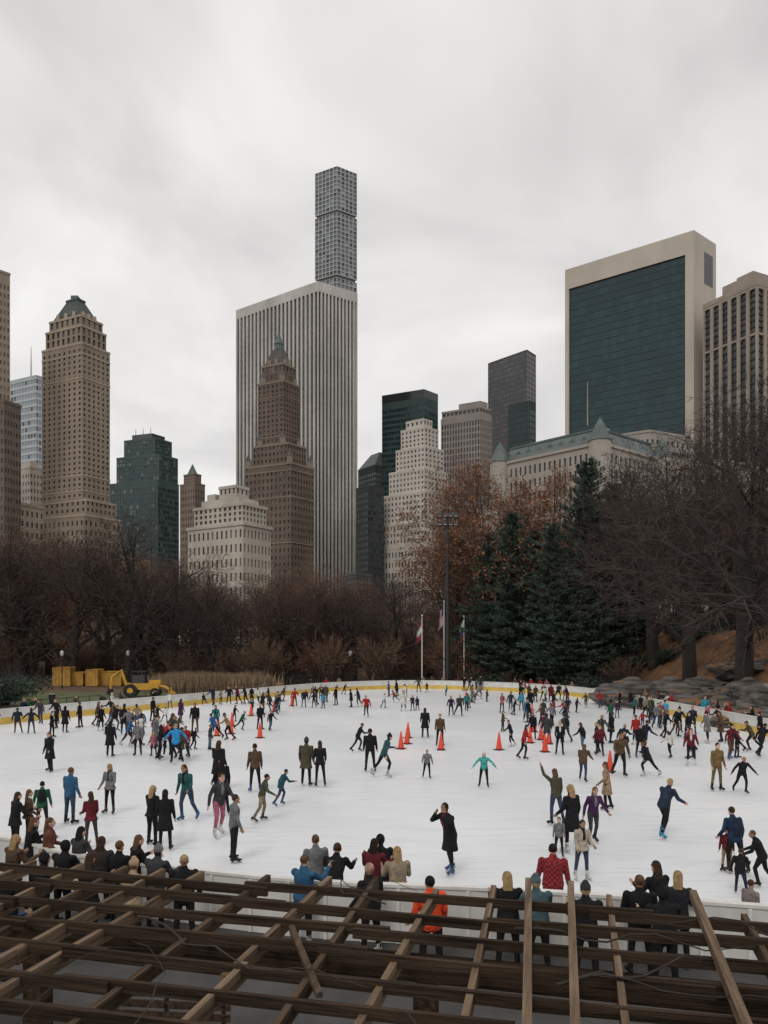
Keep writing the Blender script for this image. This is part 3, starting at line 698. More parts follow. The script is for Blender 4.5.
def build_person(name,lean,LL,RL,LA,RA,head=(0,0),hair='short',coat=0,skates=True,scarf=False,pack=False,bulk=1.0,phone=False,hat=False):
    mb=MB(); post=MB()
    J,PN,SK,HR,BT,AC,DK,ST,LP=range(9)
    X=Vector((1,0,0))
    up=Vector((0,math.sin(RAD(lean)),math.cos(RAD(lean)))); fw=Vector((0,math.cos(RAD(lean)),-math.sin(RAD(lean))))
    legs=[]
    for sgn,(s,ab,kn) in((-1,LL),(1,RL)):
        hip=Vector((sgn*.095,0,-.02)); d=Vector((sgn*math.sin(RAD(ab)),math.sin(RAD(s)),-math.cos(RAD(s)))).normalized()
        knee=hip+d*.43; s2=s-kn; d2=Vector((sgn*math.sin(RAD(ab))*.8,math.sin(RAD(s2)),-math.cos(RAD(s2)))).normalized()
        ank=knee+d2*.42; toe=max(-55,min(10,(s2)*.9+(0 if s2>-20 else 5))) if s2<-15 else 0
        fd=Vector((sgn*.25,math.cos(RAD(toe)),math.sin(RAD(toe)))).normalized()
        legs.append((hip,knee,ank,fd,d,d2))
    hs=.075 if skates else 0.0
    low=min(l[2].z+min(0,l[3].z*.2) for l in legs); base=.075+hs-low
    for i in range(2):
        hip,knee,ank,fd,d,d2=legs[i]; hip=hip+Vector((0,0,base)); knee=knee+Vector((0,0,base)); ank=ank+Vector((0,0,base))
        b=1+(bulk-1)*.5
        side=X
        v=loft([hip,hip.lerp(knee,.35),hip.lerp(knee,.75),knee,knee.lerp(ank,.3),knee.lerp(ank,.7),ank+Vector((0,0,.03))],[(.088*b,.098*b),(.085*b,.092*b),(.066*b,.070*b),(.058*b,.062*b),(.055*b,.062*b),(.046*b,.048*b),(.046,.05)],side); mb.add(*v,PN)
        nf=fd.cross(Vector((0,0,1))).normalized(); uz=nf.cross(fd)
        heel=ank-fd*.06-uz*.035; ball=ank+fd*.12-uz*.045; tp=ank+fd*.19-uz*.05
        v=loft([heel,ank+fd*.03-uz*.03,ball,tp],[(.036,.042),(.042,.046),(.045,.034),(.036,.026)],nf,10); mb.add(*v,BT)
        v=loft([ank-uz*.03,ank-d2*.13],[(.045,.052),(.052,.056)],side,10); mb.add(*v,BT)
        if skates:
            c=ank+fd*.06-uz*(.075+.035); M=Matrix((nf,fd,uz)).transposed()
            post.box(c,(.006,.29,.04),ST,M)
            post.box(c+fd*.08+uz*.03,(.03,.05,.035),BT,M); post.box(c-fd*.09+uz*.03,(.03,.05,.035),BT,M)
    O=Vector((0,0,base)); 
    T=lambda h,f=0: O+up*h+fw*f
    mb.add(*loft([O+Vector((0,0,-.07)),T(.03),T(.10)],[(.13,.10),(.165*bulk,.115*bulk),(.15*bulk,.105*bulk)],X),PN)
    mb.add(*loft([T(-.05),T(.06),T(.16),T(.28,.01),T(.38,.012),T(.455,0),T(.50,0)],[(.188*bulk,.14*bulk),(.176*bulk,.13*bulk),(.162*bulk,.122*bulk),(.182*bulk,.135*bulk),(.195*bulk,.132*bulk),(.165*bulk,.10*bulk),(.085,.075)],X,14),J)
    if coat>0:
        dn=Vector((0,sum(l[4].y for l in legs)/2*.5,-1)).normalized()
        mb.add(*loft([T(.10),T(-.03),O+dn*coat*.5,O+dn*coat],[(.165*bulk,.125*bulk),(.185*bulk,.145*bulk),(.205,.165),(.225+coat*.05,.18+coat*.05)],X,14,dome=False),J)
    mb.add(*loft([T(.44,0),T(.52,.005),T(.57,.012)],[(.068,.066),(.052,.055),(.05,.052)],X,10),SK)
    mb.add(*loft([T(.47,.0),T(.53,.01)],[(.088,.082),(.074,.072)],X,12),AC if scarf else J)
    if scarf: mb.add(*loft([T(.48,.09),T(.34,.15),T(.22,.145)],[(.035,.02),(.04,.018),(.04,.015)],X,8),AC)
    Mh=Matrix.Rotation(RAD(head[0]),3,'Z')@Matrix.Rotation(RAD(-lean*.45-head[1]),3,'X')
    hc=T(.655,.025); H_=lambda x,y,z: hc+Mh@Vector((x,y,z))
    mb.add(*ell(H_(0,0,.01),(.076,.093,.108),Mh,14),SK)
    mb.add(*ell(H_(0,.03,-.055),(.055,.06,.062),Mh,10),SK)
    mb.add(*ell(H_(0,.10,-.012),(.016,.024,.03),Mh,6),SK)
    for s in(-1,1):
        mb.add(*ell(H_(s*.08,-.008,-.01),(.014,.024,.034),Mh,6),SK)
        post.add(*ell(H_(s*.031,.087,.012),(.013,.008,.009),Mh,6),DK)
        post.add(*ell(H_(s*.031,.088,.034),(.018,.006,.005),Mh,6),HR)
    post.add(*ell(H_(0,.092,-.062),(.024,.007,.007),Mh,6),LP)
    if hat:
        mb.add(*loft([H_(0,-.008,.035),H_(0,-.012,.085),H_(0,-.02,.125)],[(.092,.107),(.086,.10),(.055,.065)],Mh@X,12),AC)
        if hair!='short': mb.add(*ell(H_(0,-.025,.165),(.035,.035,.035),Mh,8),AC)
        mb.add(*ell(H_(0,-.03,-.01),(.08,.075,.09),Mh,10),HR)
    else: mb.add(*ell(H_(0,-.018,.035),(.086,.098,.100),Mh,12),HR)
    if hair in('long','bob'):
        ln=.30 if hair=='long' else .13
        mb.add(*loft([H_(0,-.05,.03),H_(0,-.075,-.06),H_(0,-.09,-.06)+Vector((0,-.01,-ln*.5)),H_(0,-.085,-.06)+Vector((0,-.02,-ln))],[(.08,.06),(.088,.05),(.085,.042),(.05,.025)],X,10),HR)
    if hair=='bun': mb.add(*ell(H_(0,-.10,.07),(.04,.04,.04),Mh,8),HR)
    if hair=='hood':
        mb.add(*ell(H_(0,-.03,.02),(.103,.10,.125),Mh,12),J)
    for sgn,(s,ab,el) in((-1,LA),(1,RA)):
        sh=T(.425)+X*sgn*.185*bulk
        a=RAD(s); dl=Vector((sgn*math.sin(RAD(ab)),math.sin(a)*math.cos(RAD(ab)),-math.cos(a)*math.cos(RAD(ab)))).normalized()
        elb=sh+dl*.28
        a2=RAD(s+el)
        iw=math.sin(RAD(ab))*(1-el/110.0)-.12*el/90-(.62 if el>100 else 0)
        dl2=Vector((sgn*iw,math.sin(a2)*math.cos(RAD(ab*.6)),-math.cos(a2)*math.cos(RAD(ab*.6)))).normalized()
        wr=elb+dl2*.25
        q=1.06+(bulk-1)*.6
        mb.add(*loft([sh-dl*.01,sh.lerp(elb,.4),elb],[(.066*q,.07*q),(.056*q,.06*q),(.05*q,.052*q)],Vector((dl.z,0,-dl.x)).normalized() if abs(dl.x)>.3 else X,10),J)
        mb.add(*loft([elb,elb.lerp(wr,.4),wr],[(.05*q,.052*q),(.047*q,.047*q),(.038*q,.038*q)],X if abs(dl2.x)<.8 else Vector((0,1,0)),10),J)
        pt=wr+dl2*.09; ps=dl2.cross(X).normalized() if abs(dl2.x)<.8 else Vector((0,0,1))
        mb.add(*loft([wr+dl2*.005,wr+dl2*.05,pt],[(.026,.022),(.022,.040),(.018,.040)],dl2.cross(ps).normalized(),8),SK)
        crl=dl2.cross(ps).normalized()*(-sgn)
        for k,(o,ln) in enumerate(((.030,.062),(.010,.075),(-.010,.07),(-.029,.055))):
            b0=pt+ps*o-dl2*.012; b1=b0+dl2*ln*.5+crl*.006; b2=b1+(dl2*.8+crl*.6).normalized()*ln*.5; post.tube([b0,b1,b2],[.0105,.0095,.007],5,SK)
        b0=wr+dl2*.03+ps*.03; b1=b0+(dl2*.6+ps*.8).normalized()*.035; post.tube([b0,b1,b1+(dl2+crl*.3).normalized()*.03],[.013,.011,.008],5,SK)
        if phone and sgn>0:
            post.box(pt+dl2*.04,(.155,.012,.075),DK)
    if pack: mb.add(*loft([T(.08,-.17),T(.25,-.19),T(.42,-.16)],[(.13,.07),(.15,.09),(.12,.06)],X,12),AC)
    me=bpy.data.meshes.new(name+'_src'); me.from_pydata([tuple(v) for v in mb.v],[],mb.f)
    o=bpy.data.objects.new(name+'_src',me); scene.collection.objects.link(o)
    md=o.modifiers.new('r','REMESH'); md.mode='VOXEL'; md.voxel_size=.0135; md.use_smooth_shade=True
    sm=o.modifiers.new('s','SMOOTH'); sm.factor=.5; sm.iterations=2
    bvh=BVHTree.FromPolygons([Vector(v) for v in mb.v],mb.f)
    return dict(name=name,o=o,bvh=bvh,m=mb.m,post=post)
P0={}
def bp(n,*a,**k): P0[n]=build_person(n,*a,**k)
bp('stand',2,(2,5,4),(-3,6,3),(5,8,18),(0,10,22))
bp('standF',2,(4,4,6),(-2,7,3),(12,8,60),(10,10,40),hair='long',coat=.12,scarf=True,bulk=.95)
bp('coatF',4,(8,3,12),(-6,5,8),(10,8,40),(-5,10,25),hair='long',coat=.42,bulk=.98)
bp('coatM',4,(6,4,8),(-6,6,4),(5,10,25),(-8,10,20),coat=.35,bulk=1.08,hat=True)
bp('glide',14,(14,5,26),(-10,8,22),(-15,18,25),(22,16,40))
bp('glideF',12,(-8,7,24),(16,4,28),(20,18,40),(-18,18,25),hair='long',scarf=True,bulk=.95)
bp('stride',22,(32,4,48),(-26,14,14),(-30,16,25),(35,14,55),bulk=1.06)
bp('strideF',20,(-24,14,14),(30,4,46),(35,16,50),(-30,18,25),hair='bun',bulk=.95,hat=True)
bp('kick',26,(26,3,50),(-32,8,22),(-20,28,20),(30,22,35),bulk=1.04)
bp('armsout',8,(8,6,16),(-6,9,12),(8,48,12),(12,42,15),hair='bob',bulk=.95,hat=True)
bp('armsoutM',16,(18,6,34),(-14,10,24),(15,38,20),(-5,42,15))
bp('headhold',14,(10,5,14),(-8,8,10),(75,32,122),(62,24,118),head=(20,-14),coat=.42,hair='hood',scarf=True,bulk=1.15)
bp('phone',3,(3,6,4),(-2,6,3),(55,12,75),(62,14,72),head=(0,10),phone=True,skates=False,bulk=1.1)
bp('lean',24,(6,5,10),(2,6,8),(50,14,50),(45,14,55),head=(10,0),skates=False,bulk=1.08)
bp('leanS',22,(26,5,40),(-12,8,22),(22,10,40),(28,12,35),head=(10,0),bulk=1.1)
bp('specF',6,(3,5,4),(0,5,4),(30,12,80),(25,12,85),hair='long',coat=.2,skates=False,bulk=1.05)
bp('specM',3,(3,5,4),(0,6,4),(8,12,35),(5,12,20),skates=False,bulk=1.14)
bp('specP',3,(3,5,4),(0,6,4),(8,12,35),(5,12,20),skates=False,bulk=1.1,pack=True,hat=True)
bp('specH',8,(3,5,4),(0,6,4),(35,12,70),(30,12,75),skates=False,bulk=1.14,hat=True)
bp('specHood',8,(3,5,4),(0,6,4),(35,12,70),(30,12,75),skates=False,bulk=1.16,hair='hood')
bp('backpack',12,(14,5,24),(-10,8,20),(5,14,40),(-8,14,30),pack=True,bulk=1.05)
bp('wave',6,(6,5,12),(-6,7,10),(125,22,40),(5,12,20),hair='bob',bulk=.98)
dg=bpy.context.evaluated_depsgraph_get()
PM={}
for n_,p in P0.items():
    ev=p['o'].evaluated_get(dg); t=bpy.data.meshes.new_from_object(ev)
    vs=[v.co.copy() for v in t.vertices]; fs=[tuple(f.vertices) for f in t.polygons]; ms=[]
    for f in t.polygons:
        r=p['bvh'].find_nearest(f.center); ms.append(p['m'][r[2]])
    b=MB(); b.v=[tuple(v) for v in vs]; b.f=fs; b.m=ms
    b.add(p['post'].v,[],0); off=len(vs)
    for f,mi in zip(p['post'].f,p['post'].m): b.f.append(tuple(i+off for i in f)); b.m.append(mi)
    me=b.mesh('person_'+n_,[None]*9,smooth=True); PM[n_]=me
    bpy.data.objects.remove(p['o']); bpy.data.meshes.remove(t)
cm={}
def cloth(c,kind='c'):
    key=(kind,c)
    if key not in cm:
        cm[key]=mat('cloth_%d'%len(cm),c,.9 if kind!='b' else .5,.35,7,.4,spec=.15,detail=2)
    return cm[key]
def plaid_mat():
    m,nt,b=base_mat('plaid'); N=nt.nodes.new; L=nt.links.new
    tc=N('ShaderNodeTexCoord'); ck=N('ShaderNodeTexChecker'); ck.inputs['Scale'].default_value=20
    ck.inputs['Color1'].default_value=(.30,.015,.02,1); ck.inputs['Color2'].default_value=(.07,.006,.01,1)
    L(tc.outputs['Object'],ck.inputs[0]); L(ck.outputs[0],b.inputs['Base Color']); b.inputs['Roughness'].default_value=.9; return m
cm[('c','plaid')]=plaid_mat()
skins=[(.45,.27,.20),(.52,.33,.25),(.30,.17,.11),(.12,.065,.045)]
hairs=[(.02,.014,.01),(.045,.026,.016),(.10,.055,.028),(.30,.20,.10),(.015,.012,.012)]
K=(.012,.012,.014); NV=(.015,.020,.038); DG=(.04,.04,.042); GR=(.14,.14,.145); OL=(.06,.055,.036); BR=(.08,.05,.032); TN=(.24,.165,.10)
RD_=(.28,.02,.02); MR=(.10,.015,.022); BL=(.025,.09,.22); TE=(.02,.12,.12); GN=(.015,.08,.04); PU=(.05,.02,.06); WH=(.5,.49,.47); PK=(.32,.10,.14); OR=(.65,.07,.025); CY=(.04,.24,.36); JN=(.03,.045,.075); JL=(.07,.10,.14)
jp=[K]*12+[NV]*4+[DG]*4+[GR]*4+[OL]*2+[BR]*3+[TN]*2+[RD_]*3+[MR]*2+[BL]*2+[TE]*2+[GN,WH,WH,PK,CY,PU]
pp=[K]*8+[NV,DG,JN,JN,JN,JL,DG,BR]
steel=mat('skate_steel',(.5,.5,.5),.3,0,metal=1); eye=mat('eye_dark',(.02,.015,.012),.3,0); lip=mat('lips',(.3,.1,.09),.5,0)
bootc=[K,K,K,(.05,.035,.025),WH,(.04,.08,.18),K]
def person(v,x,y,rot,h=1.72,j=None,p=None,hc=None,ac=None,sk=None,bt=None,name='ice_skater',z=0.0):
    wv=R.uniform(.97,1.08)
    o=place(PM[v],name,(x,y,z),RAD(rot),h/1.78)
    o.scale=(h/1.78*wv,h/1.78*wv,h/1.78)
    cs=[cloth(j or R.choice(jp)),cloth(p or R.choice(pp)),cloth(sk or R.choice(skins[:3]),'s'),cloth(hc or R.choice(hairs),'h'),cloth(bt or R.choice(bootc),'b'),cloth(ac or R.choice([K,K,K,DG,MR,GR,MR,NV,WH])),eye,steel,lip]
    for i,m_ in enumerate(cs):
        o.material_slots[i].link='OBJECT'; o.material_slots[i].material=m_
    return o
def sk(px,py,hp,v,rot,j=None,p=None,**k):
    d=gd(py); h=hp*d/F; h=max(1.05,min(1.9,h)); return person(v,gx(px,d),d,rot,h,j,p,**k)
def sp(px,hy,v,rot,j=None,p=None,h=1.72,**k):
    d=F*(HC-h)/(hy-HY); k.setdefault('name','spectator'); return person(v,gx(px,d),d,rot,h,j,p,z=-.006,**k)
# rot: 0 = back to camera, 180 = facing the camera, -90 = facing right, 90 = facing left
S=[(450,875,72,'headhold',120,K,K,dict(ac=RD_)),(234,862,67,'stand',-60,GR,K,{}),(165,850,60,'coatF',10,K,K,{}),(152,846,60,'standF',-30,K,K,{}),
(70,824,56,'stand',-20,(.03,.09,.17),JN,{}),(42,832,50,'backpack',20,GN,K,dict(ac=K)),(91,848,56,'standF',40,MR,DG,{}),(110,814,50,'standF',170,GR,K,dict(hc=hairs[3])),
(187,822,58,'glideF',160,(.02,.07,.07),JN,{}),(219,838,66,'glideF',-140,DG,PK,{}),(222,815,60,'coatF',30,K,K,{}),(255,792,48,'stand',20,BR,K,{}),(262,822,48,'glide',-80,OL,(.2,.15,.1),{}),(281,806,38,'stride',-60,(.02,.06,.08),JN,{}),
(306,786,50,'coatM',-10,OL,K,dict(ac=DG)),(320,787,46,'standF',10,K,K,{}),(370,772,44,'stand',0,K,K,{}),(384,778,46,'strideF',-70,(.03,.07,.08),K,{}),(358,752,30,'stride',-80,K,K,{}),
(427,779,30,'glide',180,GR,K,{}),(484,788,36,'armsout',170,(.05,.30,.27),K,{}),(440,746,32,'stand',180,BR,K,{}),(425,738,30,'coatF',0,K,K,{}),(511,747,27,'glide',90,K,K,{}),
(664,838,60,'leanS',-60,(.02,.03,.05),K,dict(bt=CY)),(717,791,48,'stand',190,(.15,.10,.04),(.12,.10,.05),{}),(742,794,38,'armsoutM',180,K,K,{}),(691,766,38,'glideF',160,MR,K,{}),
(607,810,48,'coatF',70,TN,K,{}),(593,846,60,'glideF',190,PU,DG,{}),(572,853,68,'coatF',30,K,K,{}),(556,826,56,'wave',20,OL,JN,{}),(582,880,60,'standF',190,(.35,.3,.24),JN,{}),(620,777,46,'glide',180,BR,K,{}),(559,857,38,'stand',170,GR,K,{}),
(735,874,66,'backpack',10,(.015,.03,.06),K,dict(ac=NV)),(727,872,44,'stand',150,MR,(.3,.2,.12),{}),(740,896,48,'stride',-30,K,NV,{}),(762,888,58,'leanS',60,K,K,{}),
(176,764,40,'armsoutM',20,(.03,.20,.42),K,{}),(110,757,36,'coatF',0,K,K,{}),(50,772,40,'coatF',160,K,K,{}),(138,756,34,'stand',180,GR,K,{}),(65,733,27,'coatF',0,K,K,{}),(80,728,26,'stand',90,K,K,{}),(216,732,27,'glideF',180,TE,K,{}),
(124,735,32,'coatM',0,K,K,{}),(195,733,30,'stand',180,K,BR,{}),(218,790,50,'coatF',-20,K,K,{}),(583,782,38,'leanS',-30,BR,JN,{}),(640,758,34,'stand',190,K,K,{}),(600,757,32,'glide',160,MR,K,{}),(636,745,30,'stand',0,RD_,K,{}),
(648,777,36,'stride',40,K,K,{}),(705,722,26,'stand',180,CY,K,{}),(560,755,34,'standF',170,K,K,{}),(547,744,30,'coatM',10,DG,K,{}),(15,850,60,'specF',-40,K,K,{}),(28,846,56,'standF',-60,BR,K,dict(hc=hairs[2]))]
near=[]
for a in S: 
    o=sk(*a[:7],**a[7]); near.append((o.location.x,o.location.y))
Q=[(12,832,'specF',-30,BR,K,{}),(30,815,'specF',-50,K,K,dict(hc=hairs[2])),(48,818,'standF',-70,(.12,.05,.03),K,{}),(62,838,'specHood',-20,K,K,{}),(78,824,'specF',-30,DG,K,{}),(100,834,'specF',0,(.04,.03,.03),K,dict(hc=hairs[1])),(118,838,'specM',-20,K,K,{}),
(131,856,'specH',-10,(.3,.22,.14),K,dict(ac=(.38,.27,.17))),(155,843,'specH',-20,DG,K,dict(ac=GR)),(184,852,'specM',10,K,K,{}),(135,832,'specF',-50,K,K,dict(hc=hairs[2])),(8,858,'specM',-30,K,K,{}),(40,850,'specHood',-30,K,K,{}),(88,850,'specF',-10,K,K,{}),
(303,852,'phone',-30,(.03,.09,.17),K,{}),(316,832,'specM',20,GR,K,{}),(334,840,'lean',-10,K,K,{}),(371,860,'specM',40,K,K,dict(hc=(.35,.22,.17))),(381,832,'specHood',10,K,K,{}),(373,836,'specF',-20,MR,K,{}),(398,844,'specF',10,(.25,.2,.14),K,dict(hc=hairs[3])),
(431,873,'specM',20,OR,K,dict(hc=K)),(508,869,'specF',0,K,K,dict(hc=hairs[3])),(538,873,'specH',10,(.05,.085,.10),K,dict(ac=(.08,.12,.14))),(553,841,'specM',-10,'plaid',K,{}),(586,880,'specH',-10,K,K,dict(ac=DG)),
(640,872,'specM',-10,K,K,{}),(659,858,'specF',20,K,K,{}),(678,868,'specF',-20,(.02,.02,.025),K,{}),(665,884,'specHood',0,K,K,{}),(750,880,'stand',-60,(.2,.16,.16),K,{})]
for a in Q:
    h=1.72
    if a[0]==750: h=1.2
    sp(*a[:5],p=a[5],h=h,**a[6])
poses=['stand','standF','coatF','coatM','glide','glideF','stride','strideF','kick','backpack','stand','coatF','coatM','glide','glideF','stride','standF','armsout']
cnt=0; tries=0
while cnt<175 and tries<6000:
    tries+=1
    py=689+ (R.random()**1.4)*72; px=R.uniform(-10,778); d=gd(py); x=gx(px,d)
    if not inside(x,d) or rdist(x,d)<.8: continue
    if 245<px<520 and py>718 and R.random()<.92: continue
    if px<90 and py>738: continue
    g=R.choice([1,1,2,2,3]); rt=R.choice([90,-90,180,0,180,60,-60])+R.uniform(-30,30)
    for q in range(g):
        xx=x+q*R.uniform(.6,.95)+R.uniform(-.2,.2); yy=d+R.uniform(-.5,.5)
        if not inside(xx,yy) or any((xx-a)**2+(yy-b)**2<.3 for a,b in near): continue
        near.append((xx,yy)); person(R.choice(poses),xx,yy,rt+R.uniform(-25,25),R.choice([1.72,1.78,1.66,1.6,1.8,1.35,1.2]) ); cnt+=1
o3=offs(rink,.75)
for k in range(85):
    i=R.randrange(len(o3)); q=o3[i].lerp(o3[(i+1)%len(o3)],R.random())
    if q.y<50: continue
    c=Vector((0,60))-q; person(R.choice(['specM','specF','specH','lean','specHood','specP']),q.x,q.y,math.degrees(math.atan2(-c.x,c.y))+R.uniform(-40,40),1.7,name='spectator')
for (px_,d_) in [(4,53),(10,54),(16,52),(-2,50),(12,50),(6,57)]:
    person(R.choice(['specM','specF','specH']),gx(px_,d_)-1.5,d_,R.uniform(-180,0),1.7,name='spectator')

# ------------------------------------------------------------------ cones
orange=mat('cone_orange',(.62,.055,.02),.5,.12,5); cw=mat('cone_black',(.02,.02,.02),.7,0)
mb=MB()
mb.box((0,0,.02),(.42,.42,.04),1); 
mb.tube([(0,0,.04),(0,0,.10),(0,0,.45),(0,0,.88),(0,0,.90)],[.17,.155,.10,.035,.02],14,0)
conem=mb.mesh('traffic_cone',[orange,cw],True)
for (px,py) in [(232,726),(251,716),(217,736),(237,698),(260,738),(274,712),(401,749),(407,744),(441,750),(408,738),(499,750),(527,710),(532,716),(549,744),(541,740),(534,732),(530,743),(231,734),(545,752),(292,706),(466,700),(610,772)]:
    d=gd(py); place(conem,'traffic_cone',(gx(px,d),d,.002),R.uniform(0,1.5),1.05)
# ------------------------------------------------------------------ flagpoles, floodlight mast
pole=mat('pole_white',(.6,.6,.58),.4,.05,2); dkm=mat('metal_dark',(.03,.03,.032),.5,.2,3,metal=.3)
fr_=mat('flag_red',(.25,.03,.03),.8,.1,3); fb=mat('flag_blue',(.03,.05,.14),.8,.1,3); fw_=mat('flag_white',(.5,.5,.48),.8,.1,3)
for (px,top,cols) in [(422,616,(2,4,2)),(444,602,(3,4,3)),(464,617,(4,3,2))]:
    d=101.5; x=gx(px,d); h=gz(top,d); mb=MB(); mb.tube([(0,0,0),(0,0,h*.5),(0,0,h)],[.10,.08,.05],10,0); mb.add(*ell(Vector((0,0,h+.08)),(.12,.12,.12)),0)
    mb.prism([Vector((math.cos(a)*.3,math.sin(a)*.3)) for a in [i*math.pi/5 for i in range(10)]],0,.15,1)
    rows=12; cols_=9
    for r_ in range(rows):
        for c_ in range(cols_):
            def fp_(u,v):
                xx=.08+u*(.36+.4*v)*1.3; return (-xx*(.8 if v>.5 else .9), .22*math.sin(u*9+v*3)*u, h-.4-v*2.6-u*.9)
            u0,u1=c_/cols_,(c_+1)/cols_; v0,v1=r_/rows,(r_+1)/rows
            mi=(3 if (r_<6 and c_<4) else (2 if c_%2==0 else 4)) if px==444 else cols[r_*3//rows]
            mb.quad(fp_(u0,v0),fp_(u1,v0),fp_(u1,v1),fp_(u0,v1),mi)
    mb.obj('flagpole',[pole,dkm,fr_,fb,fw_],loc=(x,d,0))
d=99.5; x=gx(447.5,d); h=gz(517,d); mb=MB(); mb.tube([(0,0,0),(0,0,h*.5),(0,0,h)],[.34,.28,.2],10,0)
for zz in(0,-1.1):
    mb.box((0,0,h+zz),(2.4,.15,.15),0)
    for k in range(4):
        M=Matrix.Rotation(RAD(-30),3,'X'); mb.box((-1.05+.7*k,-.3,h+zz+.25),(.5,.3,.5),0,M); mb.box((-1.05+.7*k,-.46,h+zz+.16),(.42,.03,.42),1,M)
mb.obj('floodlight_mast',[dkm,mat('lamp_glass',(.3,.3,.3),.3,.1)],loc=(x,d,0))
for (px,d,top) in [(62,100,640),(128,104,640),(350,103,640)]:
    x=gx(px,d); mb=MB(); h=4.2; mb.tube([(0,0,0),(0,0,.4),(0,0,.45),(0,0,h)],[.16,.14,.07,.05],8,0); mb.tube([(0,0,h),(0,0,h+.15),(0,0,h+.55),(0,0,h+.75)],[.1,.2,.26,.03],8,1); mb.obj('park_lamp',[dkm,pole],loc=(x,d,terr(x,d)))
# ------------------------------------------------------------------ backhoe, containers
ye=mat('machine_yellow',(.55,.30,.03),.5,.2,2); tire=mat('tyre',(.02,.02,.02),.9,.2,5)
mb=MB()
mb.box((0,0,1.15),(3.4,1.3,.7),0); mb.box((1.3,0,1.55),(1.2,1.1,.5),0); mb.box((-.4,0,2.75),(1.5,1.35,.12),2)
for sx in(-1.1,.3):
    for sy in(-.6,.6): mb.box((sx,sy,2.1),(.1,.1,1.3),2)
mb.box((-.4,0,1.95),(1.3,1.2,.9),1)
for (xx,rr) in((-1.2,.72),(1.35,.5)):
    for sy in(-.85,.85):
        mb.tube([(xx,sy-.2,rr),(xx,sy-.17,rr),(xx,sy+.17,rr),(xx,sy+.2,rr)],[rr*.85,rr,rr,rr*.85],18,2); mb.tube([(xx,sy-.22,rr),(xx,sy+.22,rr)],[rr*.45,rr*.45],12,0)
mb.tube([(-1.7,0,1.2),(-2.3,0,2.9),(-3.2,0,2.2)],[.18,.2,.14],6,0); mb.tube([(-3.2,0,2.3),(-3.4,0,.9)],[.15,.12],6,0); mb.box((-3.45,0,.6),(.5,.7,.6),2,Matrix.Rotation(.3,3,'Y'))
for sy in(-.45,.45): mb.tube([(1.2,sy,1.4),(2.5,sy,1.0),(3.0,sy,.5)],[.12,.11,.1],6,0)
mb.add([(2.8,-1,.1),(2.8,1,.1),(3.5,1,.15),(3.5,-1,.15),(2.8,-1,.9),(2.8,1,.9)],[(0,1,2,3),(0,4,5,1),(0,3,4),(1,5,2)],0)
mb.obj('backhoe_loader',[ye,g_mid,tire],loc=(gx(143,84),84,terr(gx(143,84),84)),rot=.15)
def container(px,d,L_,H_,rot,nm,mt):
    mb=MB(); mb.box((0,0,H_/2+.15),(L_,2.3,H_),0)
    for k in range(int(L_/.45)):
        for sy in(-1.18,1.18): mb.box((-L_/2+.25+k*.45,sy,H_/2+.15),(.18,.06,H_-.25),0)
    for a in(-1,1):
        for b in(-1,1): mb.box((a*L_/2,b*1.15,H_/2+.15),(.14,.14,H_+.12),0)
    for zz in(.12,H_+.17): mb.box((0,-1.18,zz),(L_,.1,.12),0); mb.box((0,1.18,zz),(L_,.1,.12),0)
    x=gx(px,d); mb.obj(nm,[mt],loc=(x,d,terr(x,d)),rot=rot)
yc=mat('skip_yellow',(.42,.23,.04),.6,.3,1.2)
container(64,106,2.2,2.4,.1,'site_container',yc); container(80,107,1.6,1.7,.0,'site_container',yc); container(95,106,1.5,2.1,.0,'site_container',yc); container(114,107,3.0,1.8,-.1,'site_container',yc)
container(286,108,8,1.5,0,'dark_shed',mat('shed_dark',(.035,.033,.032),.8,.3,1))
mb=MB(); o4=offs(rink,4.3)
for i in range(len(o4)):
    a,b=o4[i],o4[(i+1)%len(o4)]
    if a.y<52 or a.x>18: continue
    for t in(0,.5):
        q=a.lerp(b,t); mb.tube([(q.x,q.y,-.05),(q.x,q.y,1.25)],[.035,.03],5,0)
    for zz in(.3,.75,1.2): mb.tube([(a.x,a.y,zz),(b.x,b.y,zz)],[.025,.025],4,0,caps=False)
mb.obj('park_railing',[dkm])
for (px,d) in [(335,103),(395,104),(52,74),(500,103)]:
    x=gx(px,d); mb=MB(); mb.tube([(0,0,0),(0,0,.1),(0,0,.85),(0,0,.92)],[.22,.26,.32,.34],12,0); mb.tube([(0,0,.86),(0,0,.93)],[.3,.28],12,1); mb.obj('litter_bin',[dkm,m_board],loc=(x,d,terr(x,d)))

# ------------------------------------------------------------------ pergola in the foreground
wd1=mat('wood_slat',(0.012,0.009,0.007),.9,0,1.0,.8,stretch=(.7,14,14),col2=(0.075,0.05,0.034),detail=6,spec=.08)
wd2=mat('wood_rafter',(0.06,0.04,0.027),.9,0,1.0,.8,stretch=(14,.7,14),col2=(0.26,0.185,0.125),detail=6,spec=.08)
wd3=mat('wood_cross',(0.025,0.018,0.013),.9,0,1.0,.8,stretch=(14,.7,14),col2=(0.13,0.088,0.06),detail=6,spec=.08)
mb=MB(); r=random.Random(12)
def rotz(a): return Matrix.Rotation(a,3,'Z')
sp_=.50
for k in range(14):
    x=-13+r.uniform(0,1); tog=0
    while x<13:
        ln=r.uniform(2.2,4.6); M=rotz(r.uniform(-.02,.02))@Matrix.Rotation(r.uniform(-.012,.012),3,'Y')
        mb.box((x+ln/2,-k*sp_+tog*.062+r.uniform(-.025,.025),3.0+r.uniform(-.012,.012)),(ln,.045,.095+r.uniform(-.01,.01)),0,M)
        x+=ln-r.uniform(.15,.6); tog=1-tog
x=-9.0; i=0
xs_=[]
while x<9.5: xs_.append(x); x+=r.uniform(.42,.8)
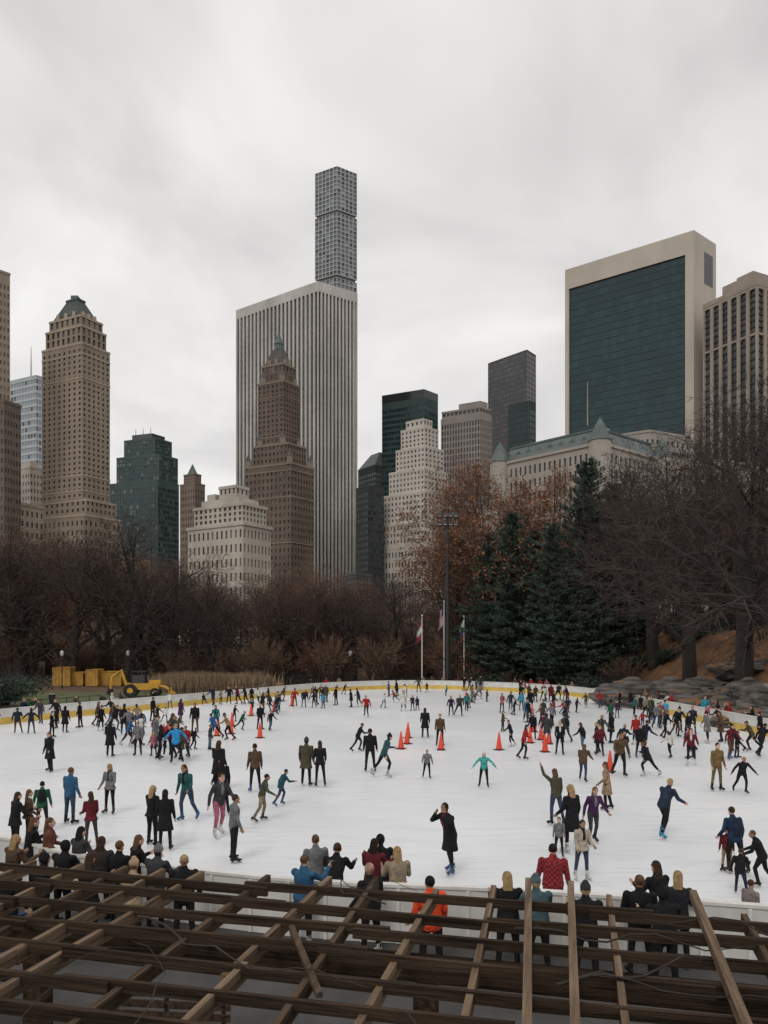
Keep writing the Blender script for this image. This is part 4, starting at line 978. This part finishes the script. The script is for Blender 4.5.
xs_=[v for v in xs_ if abs(v-1.74)>.3]+[1.60,1.88]
for x in xs_:
    pair=abs(x-1.74)<.2; top=pair or abs(x-2.7)<.35
    M=rotz(r.uniform(-.05,.05)); light=pair or r.random()<.65
    if top: mb.box((x,-3.35+r.uniform(-.15,.12),3.10+r.uniform(0,.01)),(.065,7.6,.09),1,M)
    else:
        # notched rafters, in spliced lengths; tops sit just under the slat tops
        y0=.42+r.uniform(-.12,.22)
        while y0>-7:
            ln=r.uniform(2.2,4.5); mb.box((x+r.uniform(-.035,.035),y0-ln/2,2.945+r.uniform(-.02,.02)),(.055,ln,.13),1 if light else 3,M); y0-=ln-.2
# short slats laid diagonally on top
for q_ in range(9):
    x=r.uniform(-6,6); y=r.uniform(-4.5,-.6); mb.box((x,y,3.075+r.uniform(0,.01)),(.05,r.uniform(.8,1.8),.04),1 if q_%2 else 3,rotz(r.uniform(-.5,.5)))
for y in(-.9,-3.1,-5.2):
    mb.box((0,y,2.70),(26,.16,.20),0)
for y in(-.9,-5.2):
    for x in range(-12,13,4): mb.box((x+.6,y,1.25),(.2,.2,2.60),3); mb.box((x+.6,y,.1),(.42,.42,.25),2)
for v in range(26):
    x=r.uniform(-6,6); y=r.uniform(-5,-.3); pts=[]; a=r.uniform(-.6,.6)+(math.pi if r.random()<.5 else 0); nn=r.randint(8,18)
    for s in range(nn):
        pts.append((x,y,3.085+.05*math.sin(s*1.3)+r.uniform(0,.03))); x+=math.cos(a)*.2; y+=math.sin(a)*.2; a+=r.uniform(-.4,.4); y=min(y,.1)
    rr=r.uniform(.006,.014); mb.tube(pts,[rr*(1-s/(nn*1.4)) for s in range(nn)],5,2)
mb.obj('pergola',[wd1,wd2,mat('vine_dark',(.03,.022,.018),.9,.3,4),wd3],loc=(0,7.9,0),rot=-math.atan(.236))
def bench(x,y,rot):
    mb=MB()
    for k in range(4): mb.box((0,-.18+k*.12,.46),(1.8,.09,.035),0)
    for k in range(3): mb.box((0,.27+k*.02,.6+k*.14),(1.8,.03,.10),0)
    for sx in(-.8,0,.8):
        mb.box((sx,-.18,.22),(.06,.06,.44),1); mb.box((sx,.24,.22),(.06,.06,.44),1); mb.box((sx,.30,.66),(.05,.05,.5),1); mb.box((sx,.03,.42),(.05,.45,.04),1)
    mb.obj('park_bench',[wd3,dkm],loc=(x,y,-.05),rot=rot)
bench(-3,10.2,-.1); bench(1.8,9.2,-.2); bench(5.2,8.6,-.25)
print('people',cnt,'objs',len(bpy.data.objects))
